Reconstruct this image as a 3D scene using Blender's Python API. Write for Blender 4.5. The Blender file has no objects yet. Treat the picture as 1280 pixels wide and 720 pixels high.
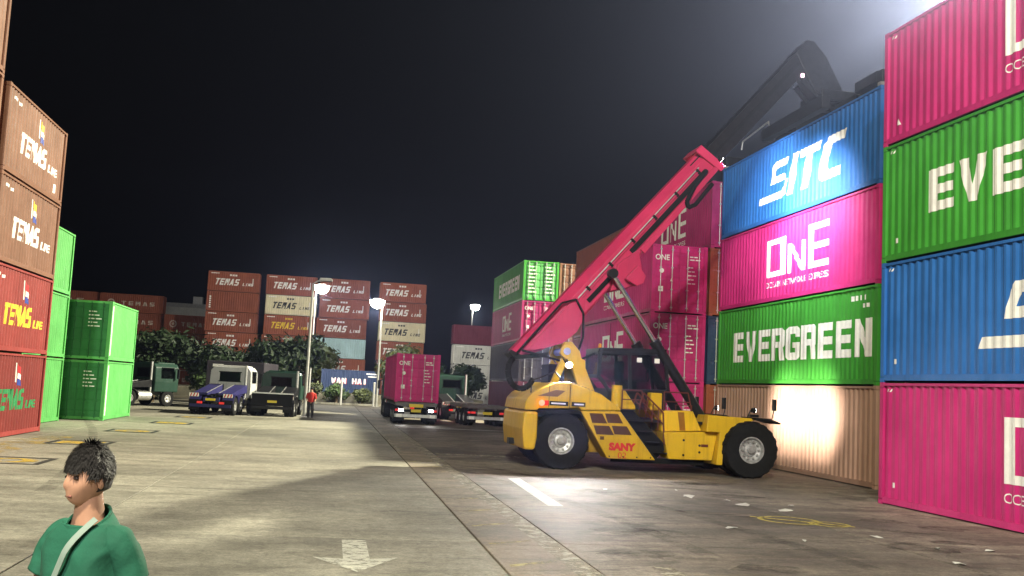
import bpy, bmesh, math, random
from mathutils import Vector, Matrix

random.seed(7)
R = math.radians
scn = bpy.context.scene
COL = scn.collection

# ------------------------------------------------------------------ camera
PITCH, ROLL, YAW, CAM_H = 0.09869, -0.05051, 0.16936, 2.263
F = Vector((math.sin(YAW) * math.cos(PITCH), math.cos(YAW) * math.cos(PITCH), math.sin(PITCH)))
R0 = Vector((math.cos(YAW), -math.sin(YAW), 0))
U0 = R0.cross(F)
RR = math.cos(ROLL) * R0 - math.sin(ROLL) * U0
UU = math.cos(ROLL) * U0 + math.sin(ROLL) * R0
cam_d = bpy.data.cameras.new('camera')
cam_d.sensor_width = 36.0
cam_d.lens = 36.0
cam_d.clip_start = 0.05
cam_d.clip_end = 3000
cam = bpy.data.objects.new('camera', cam_d)
m = Matrix((RR, UU, -F)).transposed().to_4x4()
m.translation = Vector((0, 0, CAM_H))
cam.matrix_world = m
COL.objects.link(cam)
scn.camera = cam

# ------------------------------------------------------------------ world, sun, exposure
world = bpy.data.worlds.new('World')
scn.world = world
world.use_nodes = True
wn = world.node_tree
sky = wn.nodes.new('ShaderNodeTexSky')
sky.sky_type = 'NISHITA'
sky.sun_disc = False
sky.sun_elevation = R(-4.0)
sky.sun_rotation = R(200)
bg = wn.nodes['Background']
bg.inputs['Strength'].default_value = 0.05
wn.links.new(sky.outputs[0], bg.inputs['Color'])

def lamp(name, kind, loc, power, color, radius=0.3, target=None, spot=60, blend=0.6):
    d = bpy.data.lights.new(name, kind)
    d.energy = power
    d.color = color
    if kind == 'SUN':
        d.angle = radius
    else:
        d.shadow_soft_size = radius
    if kind == 'SPOT':
        d.spot_size = R(spot)
        d.spot_blend = blend
    o = bpy.data.objects.new(name, d)
    o.location = loc
    if target is not None:
        o.rotation_euler = (Vector(target) - Vector(loc)).to_track_quat('-Z', 'Y').to_euler()
    COL.objects.link(o)
    return o

WARM = (1.0, 0.94, 0.70)
COOL = (1.0, 0.97, 0.90)
lamp('weak_fill_sun', 'SUN', (0, 0, 60), 0.012, (0.8, 0.87, 1.0), R(0.5), (20, 30, 0))  # added weak directional fill, no actual moon
# yard floodlights on tall masts beyond the frame: one behind the right-hand rows, one behind the camera, plus an added foreground fill
lamp('flood_right', 'SPOT', (44.8, 63.0, 35.2), 600000, WARM, 0.8, (-6, 31, 0), 150, 0.5)
lamp('flood_behind', 'SPOT', (-6.5, -22.0, 21.0), 54000, COOL, 0.5, (9, 26, 3), 110, 0.6)
lamp('flood_fill', 'SPOT', (-3.0, -5.0, 20.0), 44000, WARM, 0.5, (2, 20, 0), 110, 0.8)

vs = scn.view_settings
vs.view_transform = 'Standard'
vs.look = 'None'
vs.exposure = 0.0
vs.gamma = 1.0
vs.use_curve_mapping = False
scn.cycles.use_denoising = True
scn.cycles.max_bounces = 6
scn.cycles.diffuse_bounces = 3
scn.cycles.glossy_bounces = 3
scn.cycles.volume_bounces = 0
scn.cycles.sample_clamp_indirect = 3.0
scn.cycles.caustics_reflective = False
scn.cycles.caustics_refractive = False

# ------------------------------------------------------------------ materials
MATS = {}

def nodes_of(name):
    mt = bpy.data.materials.new(name)
    mt.use_nodes = True
    nt = mt.node_tree
    b = nt.nodes['Principled BSDF']
    MATS[name] = mt
    return mt, nt, b

def N(nt, t, **kw):
    n = nt.nodes.new(t)
    for k, v in kw.items():
        if k in n.inputs:
            n.inputs[k].default_value = v
        else:
            setattr(n, k, v)
    return n

def ramp(nt, fac, stops):
    r = nt.nodes.new('ShaderNodeValToRGB')
    els = r.color_ramp.elements
    while len(els) < len(stops):
        els.new(0.5)
    for e, (p, c) in zip(els, stops):
        e.position = p
        e.color = c if len(c) == 4 else (*c, 1)
    nt.links.new(fac, r.inputs[0])
    return r

def mix(nt, fac, a, b, mode='MIX'):
    n = nt.nodes.new('ShaderNodeMix')
    n.data_type = 'RGBA'
    n.blend_type = mode
    for sock, v in ((n.inputs[0], fac), (n.inputs[6], a), (n.inputs[7], b)):
        if hasattr(v, 'is_linked'):
            nt.links.new(v, sock)
        else:
            sock.default_value = v if isinstance(v, (int, float)) else (*v[:3], 1)
    return n.outputs[2]

def plain(name, rgb, rough=0.5, metal=0.0, emit=None, estr=0.0, vary=0.25, scale=3.0, bump=0.0, spec=0.3):
    """a procedural material: base colour broken up by two noises, uneven gloss"""
    if name in MATS:
        return MATS[name]
    mt, nt, b = nodes_of(name)
    tc = N(nt, 'ShaderNodeTexCoord')
    n1 = N(nt, 'ShaderNodeTexNoise', Scale=scale, Detail=6.0, Roughness=0.65)
    nt.links.new(tc.outputs['Object'], n1.inputs['Vector'])
    dark = tuple(c * (1 - vary) for c in rgb)
    lite = tuple(min(1, c * (1 + vary * 0.6)) for c in rgb)
    r = ramp(nt, n1.outputs[0], [(0.3, dark), (0.7, lite)])
    nt.links.new(r.outputs[0], b.inputs['Base Color'])
    mr = N(nt, 'ShaderNodeMapRange')
    mr.inputs['To Min'].default_value = max(0, rough - 0.1)
    mr.inputs['To Max'].default_value = min(1, rough + 0.15)
    nt.links.new(n1.outputs[0], mr.inputs['Value'])
    nt.links.new(mr.outputs[0], b.inputs['Roughness'])
    b.inputs['Metallic'].default_value = metal
    b.inputs['Specular IOR Level'].default_value = spec
    if bump:
        n2 = N(nt, 'ShaderNodeTexNoise', Scale=scale * 12, Detail=4.0)
        nt.links.new(tc.outputs['Object'], n2.inputs['Vector'])
        bp = N(nt, 'ShaderNodeBump', Strength=bump, Distance=0.01)
        nt.links.new(n2.outputs[0], bp.inputs['Height'])
        nt.links.new(bp.outputs[0], b.inputs['Normal'])
    if emit:
        b.inputs['Emission Color'].default_value = (*emit, 1)
        b.inputs['Emission Strength'].default_value = estr
    return mt

def paint(name, rgb, rust=0.12, rough=0.50, grime=0.5):
    """container paint: faded patches, vertical dirt runs, rust specks, shallow dents"""
    if name in MATS:
        return MATS[name]
    mt, nt, b = nodes_of(name)
    b.inputs['Specular IOR Level'].default_value = 0.22
    tc = N(nt, 'ShaderNodeTexCoord')
    oi = N(nt, 'ShaderNodeObjectInfo')
    add = N(nt, 'ShaderNodeVectorMath', operation='ADD')
    mul = N(nt, 'ShaderNodeVectorMath', operation='SCALE')
    comb = N(nt, 'ShaderNodeCombineXYZ')
    for i in range(3):
        nt.links.new(oi.outputs['Random'], comb.inputs[i])
    nt.links.new(comb.outputs[0], mul.inputs[0])
    mul.inputs['Scale'].default_value = 37.0
    nt.links.new(tc.outputs['Object'], add.inputs[0])
    nt.links.new(mul.outputs[0], add.inputs[1])
    patch = N(nt, 'ShaderNodeTexNoise', Scale=0.7, Detail=5.0, Roughness=0.6)
    nt.links.new(add.outputs[0], patch.inputs['Vector'])
    mp = N(nt, 'ShaderNodeMapping')
    mp.inputs['Scale'].default_value = (5.0, 5.0, 0.35)
    nt.links.new(add.outputs[0], mp.inputs['Vector'])
    runs = N(nt, 'ShaderNodeTexNoise', Scale=1.0, Detail=5.0, Roughness=0.7)
    nt.links.new(mp.outputs[0], runs.inputs['Vector'])
    spec = N(nt, 'ShaderNodeTexNoise', Scale=9.0, Detail=8.0, Roughness=0.8)
    nt.links.new(add.outputs[0], spec.inputs['Vector'])
    base = ramp(nt, patch.outputs[0], [(0.3, tuple(c * 0.82 for c in rgb)), (0.72, tuple(min(1, c * 1.1 + 0.01) for c in rgb))]).outputs[0]
    g = ramp(nt, runs.outputs[0], [(0.52, (0, 0, 0)), (0.8, (grime, grime, grime))])
    c1 = mix(nt, g.outputs[0], base, tuple(c * 0.35 + 0.012 for c in rgb))
    mp2 = N(nt, 'ShaderNodeMapping')
    mp2.inputs['Scale'].default_value = (7.0, 7.0, 0.5)
    mp2.inputs['Location'].default_value = (3.1, 7.7, 1.3)
    nt.links.new(add.outputs[0], mp2.inputs['Vector'])
    rrun = N(nt, 'ShaderNodeTexNoise', Scale=0.8, Detail=8.0, Roughness=0.75)
    nt.links.new(mp2.outputs[0], rrun.inputs['Vector'])
    rrm = ramp(nt, rrun.outputs[0], [(0.60, (0, 0, 0)), (0.78, (min(1, rust * 4),) * 3)])
    c1 = mix(nt, rrm.outputs[0], c1, (0.13, 0.055, 0.025))
    mp3 = N(nt, 'ShaderNodeMapping')
    mp3.inputs['Scale'].default_value = (1.0, 1.0, 9.0)
    nt.links.new(add.outputs[0], mp3.inputs['Vector'])
    scr = N(nt, 'ShaderNodeTexNoise', Scale=1.4, Detail=9.0, Roughness=0.8)
    nt.links.new(mp3.outputs[0], scr.inputs['Vector'])
    scm = ramp(nt, scr.outputs[0], [(0.68, (0, 0, 0)), (0.73, (0.35,) * 3)])
    c1 = mix(nt, scm.outputs[0], c1, tuple(min(1, x * 0.6 + 0.16) for x in rgb))
    rs = ramp(nt, spec.outputs[0], [(0.66, (0, 0, 0)), (0.74, (1, 1, 1))])
    rf = N(nt, 'ShaderNodeMath', operation='MULTIPLY')
    nt.links.new(rs.outputs[0], rf.inputs[0])
    rf.inputs[1].default_value = min(1, rust * 3)
    c2 = mix(nt, rf.outputs[0], c1, (0.11, 0.045, 0.02))
    hv = N(nt, 'ShaderNodeHueSaturation')
    mr = N(nt, 'ShaderNodeMapRange')
    mr.inputs['To Min'].default_value = 0.85
    mr.inputs['To Max'].default_value = 1.12
    nt.links.new(oi.outputs['Random'], mr.inputs['Value'])
    nt.links.new(mr.outputs[0], hv.inputs['Value'])
    nt.links.new(c2, hv.inputs['Color'])
    nt.links.new(hv.outputs[0], b.inputs['Base Color'])
    rr = N(nt, 'ShaderNodeMapRange')
    rr.inputs['To Min'].default_value = rough - 0.08
    rr.inputs['To Max'].default_value = rough + 0.25
    nt.links.new(runs.outputs[0], rr.inputs['Value'])
    nt.links.new(rr.outputs[0], b.inputs['Roughness'])
    dn = N(nt, 'ShaderNodeTexNoise', Scale=1.6, Detail=2.0)
    nt.links.new(add.outputs[0], dn.inputs['Vector'])
    bp = N(nt, 'ShaderNodeBump', Strength=0.55, Distance=0.045)
    nt.links.new(dn.outputs[0], bp.inputs['Height'])
    nt.links.new(bp.outputs[0], b.inputs['Normal'])
    return mt

def concrete(name, light, darkc, stain, tint=0.0):
    mt, nt, b = nodes_of(name)
    ge = N(nt, 'ShaderNodeNewGeometry')
    oi = N(nt, 'ShaderNodeObjectInfo')
    big = N(nt, 'ShaderNodeTexNoise', Scale=0.16, Detail=6.0, Roughness=0.62)
    mid = N(nt, 'ShaderNodeTexNoise', Scale=1.1, Detail=9.0, Roughness=0.7)
    fine = N(nt, 'ShaderNodeTexNoise', Scale=26.0, Detail=6.0, Roughness=0.75)
    mp = N(nt, 'ShaderNodeMapping')
    mp.inputs['Scale'].default_value = (0.34, 2.6, 1.0)
    mp.inputs['Rotation'].default_value = (0, 0, R(8))
    sm = N(nt, 'ShaderNodeTexNoise', Scale=0.55, Detail=7.0, Roughness=0.68, Distortion=0.6)
    nt.links.new(ge.outputs['Position'], mp.inputs['Vector'])
    nt.links.new(mp.outputs[0], sm.inputs['Vector'])
    for n in (big, mid, fine):
        nt.links.new(ge.outputs['Position'], n.inputs['Vector'])
    c = ramp(nt, mid.outputs[0], [(0.25, darkc), (0.75, light)]).outputs[0]
    s1 = ramp(nt, big.outputs[0], [(0.44, (0, 0, 0)), (0.62, (stain, stain, stain))]).outputs[0]
    c = mix(nt, s1, c, tuple(x * 0.42 for x in darkc))
    s2 = ramp(nt, sm.outputs[0], [(0.48, (0, 0, 0)), (0.68, (stain * 0.95,) * 3)]).outputs[0]
    c = mix(nt, s2, c, tuple(x * 0.30 for x in darkc))
    s3 = ramp(nt, sm.outputs[0], [(0.24, (0.34,) * 3), (0.40, (0, 0, 0))]).outputs[0]
    c = mix(nt, s3, c, tuple(min(1, x * 1.35) for x in light))
    ob_ = N(nt, 'ShaderNodeTexNoise', Scale=1.0, Detail=9.0, Roughness=0.74, Distortion=0.5)
    mp4 = N(nt, 'ShaderNodeMapping')
    mp4.inputs['Scale'].default_value = (0.8, 1.25, 1.0)
    nt.links.new(ge.outputs['Position'], mp4.inputs['Vector'])
    nt.links.new(mp4.outputs[0], ob_.inputs['Vector'])
    o1 = ramp(nt, ob_.outputs[0], [(0.51, (0, 0, 0)), (0.62, (stain * stain,) * 3)]).outputs[0]
    c = mix(nt, o1, c, tuple(x * 0.36 for x in darkc))
    o2 = ramp(nt, ob_.outputs[0], [(0.30, (0.5,) * 3), (0.40, (0, 0, 0))]).outputs[0]
    c = mix(nt, o2, c, tuple(min(1, x * 1.25) for x in light))
    vo = N(nt, 'ShaderNodeTexVoronoi', Scale=0.33)
    vo.feature = 'DISTANCE_TO_EDGE'
    dis = N(nt, 'ShaderNodeVectorMath', operation='ADD')
    nc = N(nt, 'ShaderNodeTexNoise', Scale=1.3, Detail=6.0)
    nt.links.new(ge.outputs['Position'], nc.inputs['Vector'])
    nt.links.new(ge.outputs['Position'], dis.inputs[0])
    nt.links.new(nc.outputs['Color'], dis.inputs[1])
    nt.links.new(dis.outputs[0], vo.inputs['Vector'])
    cr = ramp(nt, vo.outputs['Distance'], [(0.0, (0.75,) * 3), (0.006, (0, 0, 0))])
    cm2 = N(nt, 'ShaderNodeMath', operation='MULTIPLY')
    gate = ramp(nt, big.outputs[0], [(0.5, (0, 0, 0)), (0.56, (1, 1, 1))])
    nt.links.new(cr.outputs[0], cm2.inputs[0])
    nt.links.new(gate.outputs[0], cm2.inputs[1])
    c = mix(nt, cm2.outputs[0], c, tuple(x * 0.25 for x in darkc))
    gr_ = N(nt, 'ShaderNodeTexNoise', Scale=7.0, Detail=7.0, Roughness=0.8)
    nt.links.new(ge.outputs['Position'], gr_.inputs['Vector'])
    g2 = ramp(nt, gr_.outputs[0], [(0.36, (0.50,) * 3), (0.60, (1.15,) * 3)]).outputs[0]
    c = mix(nt, 0.8, c, g2, 'MULTIPLY')
    sp = ramp(nt, fine.outputs[0], [(0.33, (0.42, 0.42, 0.42)), (0.62, (1.18, 1.18, 1.18))]).outputs[0]
    c = mix(nt, 0.75, c, sp, 'MULTIPLY')
    hv = N(nt, 'ShaderNodeHueSaturation')
    mr = N(nt, 'ShaderNodeMapRange')
    mr.inputs['To Min'].default_value = 0.82
    mr.inputs['To Max'].default_value = 1.12
    nt.links.new(oi.outputs['Random'], mr.inputs['Value'])
    nt.links.new(mr.outputs[0], hv.inputs['Value'])
    nt.links.new(c, hv.inputs['Color'])
    nt.links.new(hv.outputs[0], b.inputs['Base Color'])
    rr = N(nt, 'ShaderNodeMapRange')
    rr.inputs['To Min'].default_value = 0.95
    rr.inputs['To Max'].default_value = 0.45
    nt.links.new(sm.outputs[0], rr.inputs['Value'])
    nt.links.new(rr.outputs[0], b.inputs['Roughness'])
    bp = N(nt, 'ShaderNodeBump', Strength=0.45, Distance=0.012)
    h = mix(nt, 0.5, mid.outputs[0], fine.outputs[0])
    nt.links.new(h, bp.inputs['Height'])
    nt.links.new(bp.outputs[0], b.inputs['Normal'])
    return mt

def worn_paint(name, rgb, keep=0.5, scale=3.0, amax=1.0, soft=0.06):
    """road paint worn through: alpha holes from noise"""
    mt, nt, b = nodes_of(name)
    ge = N(nt, 'ShaderNodeNewGeometry')
    n = N(nt, 'ShaderNodeTexNoise', Scale=scale, Detail=10.0, Roughness=0.8)
    nt.links.new(ge.outputs['Position'], n.inputs['Vector'])
    a = ramp(nt, n.outputs[0], [(keep - soft, (amax,) * 3), (keep + soft, (0, 0, 0))])
    nt.links.new(a.outputs[0], b.inputs['Alpha'])
    n2 = N(nt, 'ShaderNodeTexNoise', Scale=scale * 4, Detail=6.0)
    nt.links.new(ge.outputs['Position'], n2.inputs['Vector'])
    c = ramp(nt, n2.outputs[0], [(0.3, tuple(x * 0.6 for x in rgb)), (0.7, rgb)])
    nt.links.new(c.outputs[0], b.inputs['Base Color'])
    b.inputs['Roughness'].default_value = 0.7
    return mt

PINK = paint('magenta_paint', (0.50, 0.018, 0.16), 0.06)
PINK_OLD = paint('faded_magenta_paint', (0.36, 0.020, 0.125), 0.18)
GREEN = paint('green_paint', (0.045, 0.30, 0.03), 0.05)
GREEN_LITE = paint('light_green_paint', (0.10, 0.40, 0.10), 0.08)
GREEN_SHADED = paint('shaded_green_paint', (0.018, 0.15, 0.035), 0.10)  # light green darkened: shade on the door ends put into the colour
BLUE = paint('blue_paint', (0.020, 0.13, 0.42), 0.05)
BLUE_DARK = paint('navy_paint', (0.018, 0.036, 0.095), 0.15)
TAN = paint('tan_paint', (0.42, 0.26, 0.19), 0.10)
RUST = paint('oxide_red_paint', (0.26, 0.068, 0.032), 0.3)
RUST_BROWN = paint('brown_oxide_paint', (0.20, 0.090, 0.052), 0.3)
RED = paint('dull_red_paint', (0.24, 0.028, 0.024), 0.2)
MAROON = paint('maroon_paint', (0.12, 0.012, 0.03), 0.2)
CHARCOAL = paint('charcoal_paint', (0.035, 0.03, 0.04), 0.15)
CREAM = paint('cream_paint', (0.62, 0.56, 0.38), 0.1)
WHITE_C = paint('white_container_paint', (0.62, 0.62, 0.58), 0.1)
PALE_BLUE = paint('pale_blue_paint', (0.40, 0.58, 0.62), 0.08)
LETTER = plain('white_lettering', (0.80, 0.79, 0.76), 0.5, vary=0.14, scale=4)
LETTER_Y = plain('yellow_lettering', (0.75, 0.52, 0.03), 0.5, vary=0.15)
LETTER_K = plain('black_lettering', (0.03, 0.03, 0.03), 0.5)
LETTER_G = plain('green_lettering', (0.02, 0.22, 0.07), 0.5)
LETTER_R = plain('red_lettering', (0.55, 0.02, 0.03), 0.5)
LETTER_B = plain('blue_emblem', (0.03, 0.06, 0.35), 0.5)
STEEL = plain('galvanised_steel', (0.45, 0.45, 0.45), 0.45, 0.7, vary=0.3, scale=8)
YELLOW = paint('yellow_machine_paint', (0.68, 0.42, 0.014), 0.16, 0.42, 0.65)
BOOM_RED = paint('boom_pink_red_paint', (0.58, 0.028, 0.115), 0.05, 0.35, 0.35)
BLACK_P = plain('black_painted_steel', (0.014, 0.014, 0.016), 0.38, vary=0.4, scale=6, spec=0.12)
BLACK_M = plain('matt_black', (0.010, 0.010, 0.011), 0.7, vary=0.4, spec=0.12)
RUBBER = plain('tyre_rubber', (0.013, 0.013, 0.013), 0.85, vary=0.4, scale=9, bump=0.5, spec=0.12)
RIM = plain('silver_rim', (0.55, 0.55, 0.56), 0.35, 0.6, vary=0.35, scale=9)
CHROME = plain('chrome_rod', (0.75, 0.75, 0.77), 0.15, 1.0, vary=0.1)
GRILLE = plain('dark_brown_mesh', (0.075, 0.028, 0.012), 0.7)
RAILRED = plain('dark_red_rail', (0.11, 0.02, 0.015), 0.5)
PLATE_Y = plain('yellow_plate', (0.65, 0.50, 0.03), 0.4, vary=0.1)
TAIL = plain('red_tail_lamp', (0.5, 0.02, 0.02), 0.3, emit=(1, 0.06, 0.03), estr=9)
TAIL_FAINT = plain('red_faint_glow', (0.4, 0.01, 0.01), 0.3, emit=(1, 0.05, 0.04), estr=0.5)  # glows faintly by itself instead of reflecting
LENS = plain('lit_lamp_lens', (0.9, 0.9, 0.9), 0.3, emit=(1, 0.97, 0.9), estr=60)
LENS_SM = plain('lit_small_lens', (0.9, 0.9, 0.9), 0.3, emit=(1, 0.97, 0.92), estr=22)
POLE = plain('pole_grey', (0.40, 0.40, 0.38), 0.5, 0.3)

def glass(name, tint):
    mt, nt, b = nodes_of(name)
    b.inputs['Base Color'].default_value = (*tint, 1)
    b.inputs['Roughness'].default_value = 0.06
    b.inputs['Transmission Weight'].default_value = 1.0
    b.inputs['IOR'].default_value = 1.15
    n = N(nt, 'ShaderNodeTexNoise', Scale=5.0)
    r = ramp(nt, n.outputs[0], [(0.4, (0.04,) * 3), (0.8, (0.16,) * 3)])
    nt.links.new(r.outputs[0], b.inputs['Roughness'])
    return mt
GLASS = glass('dark_cab_glass', (0.42, 0.45, 0.47))

# ------------------------------------------------------------------ mesh helpers
class MB:
    def __init__(s):
        s.v, s.f = [], []
    def add(s, vs_, fs_):
        o = len(s.v)
        s.v += [tuple(p) for p in vs_]
        s.f += [tuple(i + o for i in f) for f in fs_]
        return s
    def box(s, x0, x1, y0, y1, z0, z1):
        v = [(x, y, z) for z in (z0, z1) for y in (y0, y1) for x in (x0, x1)]
        return s.add(v, [(0, 2, 3, 1), (4, 5, 7, 6), (0, 1, 5, 4), (2, 6, 7, 3), (0, 4, 6, 2), (1, 3, 7, 5)])
    def prism(s, poly, y0, y1):
        """poly of (x, z), extruded along y"""
        n = len(poly)
        v = [(x, y0, z) for x, z in poly] + [(x, y1, z) for x, z in poly]
        f = [tuple(range(n)), tuple(range(2 * n - 1, n - 1, -1))]
        f += [(i, i + n, (i + 1) % n + n, (i + 1) % n) for i in range(n)]
        return s.add(v, f)
    def bar(s, a, b, w, h=None, up=(0, 0, 1)):
        h = w if h is None else h
        a, b = Vector(a), Vector(b)
        d = (b - a).normalized()
        u = Vector(up)
        if abs(d.dot(u)) > 0.95:
            u = Vector((1, 0, 0))
        sx = d.cross(u).normalized() * w / 2
        sy = sx.cross(d).normalized() * h / 2
        v = [a - sx - sy, a + sx - sy, a + sx + sy, a - sx + sy, b - sx - sy, b + sx - sy, b + sx + sy, b - sx + sy]
        return s.add(v, [(3, 2, 1, 0), (4, 5, 6, 7), (0, 1, 5, 4), (1, 2, 6, 5), (2, 3, 7, 6), (3, 0, 4, 7)])
    def tube(s, a, b, r, r2=None, n=12):
        r2 = r if r2 is None else r2
        a, b = Vector(a), Vector(b)
        d = (b - a).normalized()
        u = Vector((0, 0, 1)) if abs(d.z) < 0.9 else Vector((1, 0, 0))
        e1 = d.cross(u).normalized()
        e2 = d.cross(e1)
        v = []
        for c, q in ((a, r), (b, r2)):
            v += [c + (e1 * math.cos(2 * math.pi * i / n) + e2 * math.sin(2 * math.pi * i / n)) * q for i in range(n)]
        f = [tuple(range(n))[::-1], tuple(range(n, 2 * n))]
        f = [tuple(range(n)), tuple(range(2 * n - 1, n - 1, -1))] + [(i, i + n, (i + 1) % n + n, (i + 1) % n) for i in range(n)]
        return s.add(v, f)
    def path(s, pts, r, n=8):
        for a, b in zip(pts, pts[1:]):
            s.tube(a, b, r, n=n)
        return s
    def lathe(s, prof, n=32, axis='y', c=(0, 0, 0)):
        """prof of (radius, along); closed profile"""
        k = len(prof)
        v = []
        for i in range(n):
            t = 2 * math.pi * i / n
            for r, a in prof:
                if axis == 'y':
                    v.append((c[0] + r * math.cos(t), c[1] + a, c[2] + r * math.sin(t)))
                elif axis == 'x':
                    v.append((c[0] + a, c[1] + r * math.cos(t), c[2] + r * math.sin(t)))
                else:
                    v.append((c[0] + r * math.cos(t), c[1] + r * math.sin(t), c[2] + a))
        f = []
        for i in range(n):
            j = (i + 1) % n
            for q in range(k - 1):
                f.append((i * k + q, j * k + q, j * k + q + 1, i * k + q + 1))
        return s.add(v, f)
    def mesh(s, name, smooth=False, bevel=0.0):
        me = bpy.data.meshes.new(name)
        me.from_pydata([tuple(p) for p in s.v], [], s.f)
        bm = bmesh.new()
        bm.from_mesh(me)
        if bevel:
            bmesh.ops.remove_doubles(bm, verts=bm.verts, dist=1e-5)
            es = [e for e in bm.edges if len(e.link_faces) == 2 and e.calc_face_angle(0) > 0.4]
            bmesh.ops.bevel(bm, geom=es, offset=bevel, segments=2, affect='EDGES', profile=0.5, clamp_overlap=True)
        bmesh.ops.recalc_face_normals(bm, faces=bm.faces)
        bm.to_mesh(me)
        bm.free()
        if smooth:
            for p in me.polygons:
                p.use_smooth = True
            try:
                me.set_sharp_from_angle(angle=R(35))
            except Exception:
                pass
        me.update()
        return me

def link(name, me, mat, parent=None, loc=(0, 0, 0), rot=(0, 0, 0)):
    o = bpy.data.objects.new(name, me)
    COL.objects.link(o)
    if me is not None and mat is not None:
        if len(me.materials) == 0:
            me.materials.append(None)
        o.material_slots[0].link = 'OBJECT'
        o.material_slots[0].material = mat
    o.parent = parent
    o.location = loc
    o.rotation_euler = rot
    return o

def obj(name, mb, mat, parent=None, smooth=False, bevel=0.0, loc=(0, 0, 0), rot=(0, 0, 0)):
    return link(name, mb.mesh(name, smooth, bevel), mat, parent, loc, rot)

def thing(name, label, cat, loc=(0, 0, 0), rz=0.0, group=None):
    o = bpy.data.objects.new(name, None)
    o.empty_display_size = 0.3
    COL.objects.link(o)
    o.location = loc
    o.rotation_euler = (0, 0, rz)
    tag(o, label, cat, group)
    return o

def tag(o, label, cat, group=None):
    o['label'] = label
    o['category'] = cat
    if group:
        o['group'] = group
    return o

def structure(o, kind='structure'):
    o['kind'] = kind
    return o

# ------------------------------------------------------------------ lettering
def rect(x0, x1, y0, y1):
    return [(x0, y0), (x1, y0), (x1, y1), (x0, y1)]

def block(ch):
    """heavy block letters on a 1 x 1 cell, each a list of non-overlapping polygons"""
    t, h = 0.34, 0.22
    if ch == 'E':
        return [rect(0, t, 0, 1), rect(t, 1, 0, h), rect(t, .95, .39, .61), rect(t, 1, 1 - h, 1)]
    if ch == 'V':
        return [[(0, 1), (t * 1.05, 1), (.5, .38), (1 - t * 1.05, 1), (1, 1), (.66, 0), (.34, 0)]]
    if ch == 'R':
        return [rect(0, t, 0, 1), [(t, 1 - h), (.66, 1 - h), (1, 1 - h), (1, .90), (.86, 1), (t, 1)], rect(t, .66, .40, .58), [(.66, .40), (.94, .40), (1, .48), (1, 1 - h), (.66, 1 - h)], [(.60, .40), (.92, .40), (1, 0), (.66, 0)]]
    if ch == 'G':
        return [[(t, 0), (t, 1), (.14, 1), (0, .90), (0, .10), (.14, 0)], [(t, 0), (.86, 0), (1, .10), (1, h), (t, h)], [(t, 1 - h), (1, 1 - h), (1, .90), (.86, 1), (t, 1)], rect(.66, 1, h, .52), rect(.5, .66, .36, .52), rect(.66, 1, .68, 1 - h)]
    if ch == 'N':
        return [rect(0, t, 0, 1), rect(1 - t, 1, 0, 1), [(t, 1), (t, .52), (1 - t, 0), (1 - t, .48)]]
    if ch == 'T':
        return [rect(0, 1, .80, 1), rect(.33, .67, 0, .80)]
    if ch == 'M':
        return [rect(0, .27, 0, 1), rect(.73, 1, 0, 1), [(.27, 1), (.27, .60), (.5, .22), (.73, .60), (.73, 1), (.5, .58)]]
    if ch == 'A':
        return [[(0, 0), (.30, 0), (.42, .36), (.42, .36), (.5, .66), (.58, .36), (.70, 0), (1, 0), (.68, 1), (.32, 1)], [(.36, .18), (.64, .18), (.58, .36), (.42, .36)]]
    if ch == 'S':
        return [[(.14, 1), (1, 1), (1, .80), (.34, .80), (.34, .60), (0, .60), (0, .88)], [(0, .60), (.86, .60), (1, .48), (1, .42), (0, .42)], [(1, .42), (.66, .42), (.66, .20), (0, .20), (0, 0), (.86, 0), (1, .12)]]
    if ch == 'L':
        return [rect(0, .34, 0, 1), rect(.34, 1, 0, .2)]
    if ch == 'I':
        return [rect(.30, .70, 0, 1)]
    if ch == 'H':
        return [rect(0, .32, 0, 1), rect(.68, 1, 0, 1), rect(.32, .68, .40, .60)]
    if ch == 'W':
        return [[(0, 1), (.24, 1), (.34, .42), (.44, .80), (.56, .80), (.66, .42), (.76, 1), (1, 1), (.80, 0), (.58, 0), (.5, .36), (.42, 0), (.20, 0)]]
    return []

def lean(polys, k):
    return [[(x + y * k, y) for x, y in p] for p in polys]

def word_block(word, w, h, gap=0.14):
    n = len(word)
    cw = w / (n + (n - 1) * gap)
    out = []
    for i, ch in enumerate(word):
        x = -w / 2 + i * cw * (1 + gap)
        out += [[(x + a * cw, -h / 2 + b * h) for a, b in p] for p in block(ch)]
    return out

def word_one(w, h):
    """tall open O, short N, tall E with a slanted top bar"""
    o = []
    def put(x0, ww, polys, hh=1.0):
        for p in polys:
            o.append([((x0 + a * ww - .5) * w, (b * hh - .5) * h) for a, b in p])
    put(0.0, .34, [rect(0, .24, 0, 1), rect(.76, 1, 0, 1), rect(.24, .76, 0, .14), rect(.24, .76, .86, 1)], .92)
    put(.385, .27, [rect(0, .22, 0, 1), rect(.78, 1, 0, 1), [(.22, 1), (.22, .72), (.78, 0), (.78, .28)]], .70)
    put(.70, .30, [rect(0, .27, 0, 1), rect(.27, 1, 0, .14), rect(.27, 1, .42, .56), rect(.27, 1, .86, 1)], 1.0)
    return o

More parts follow.
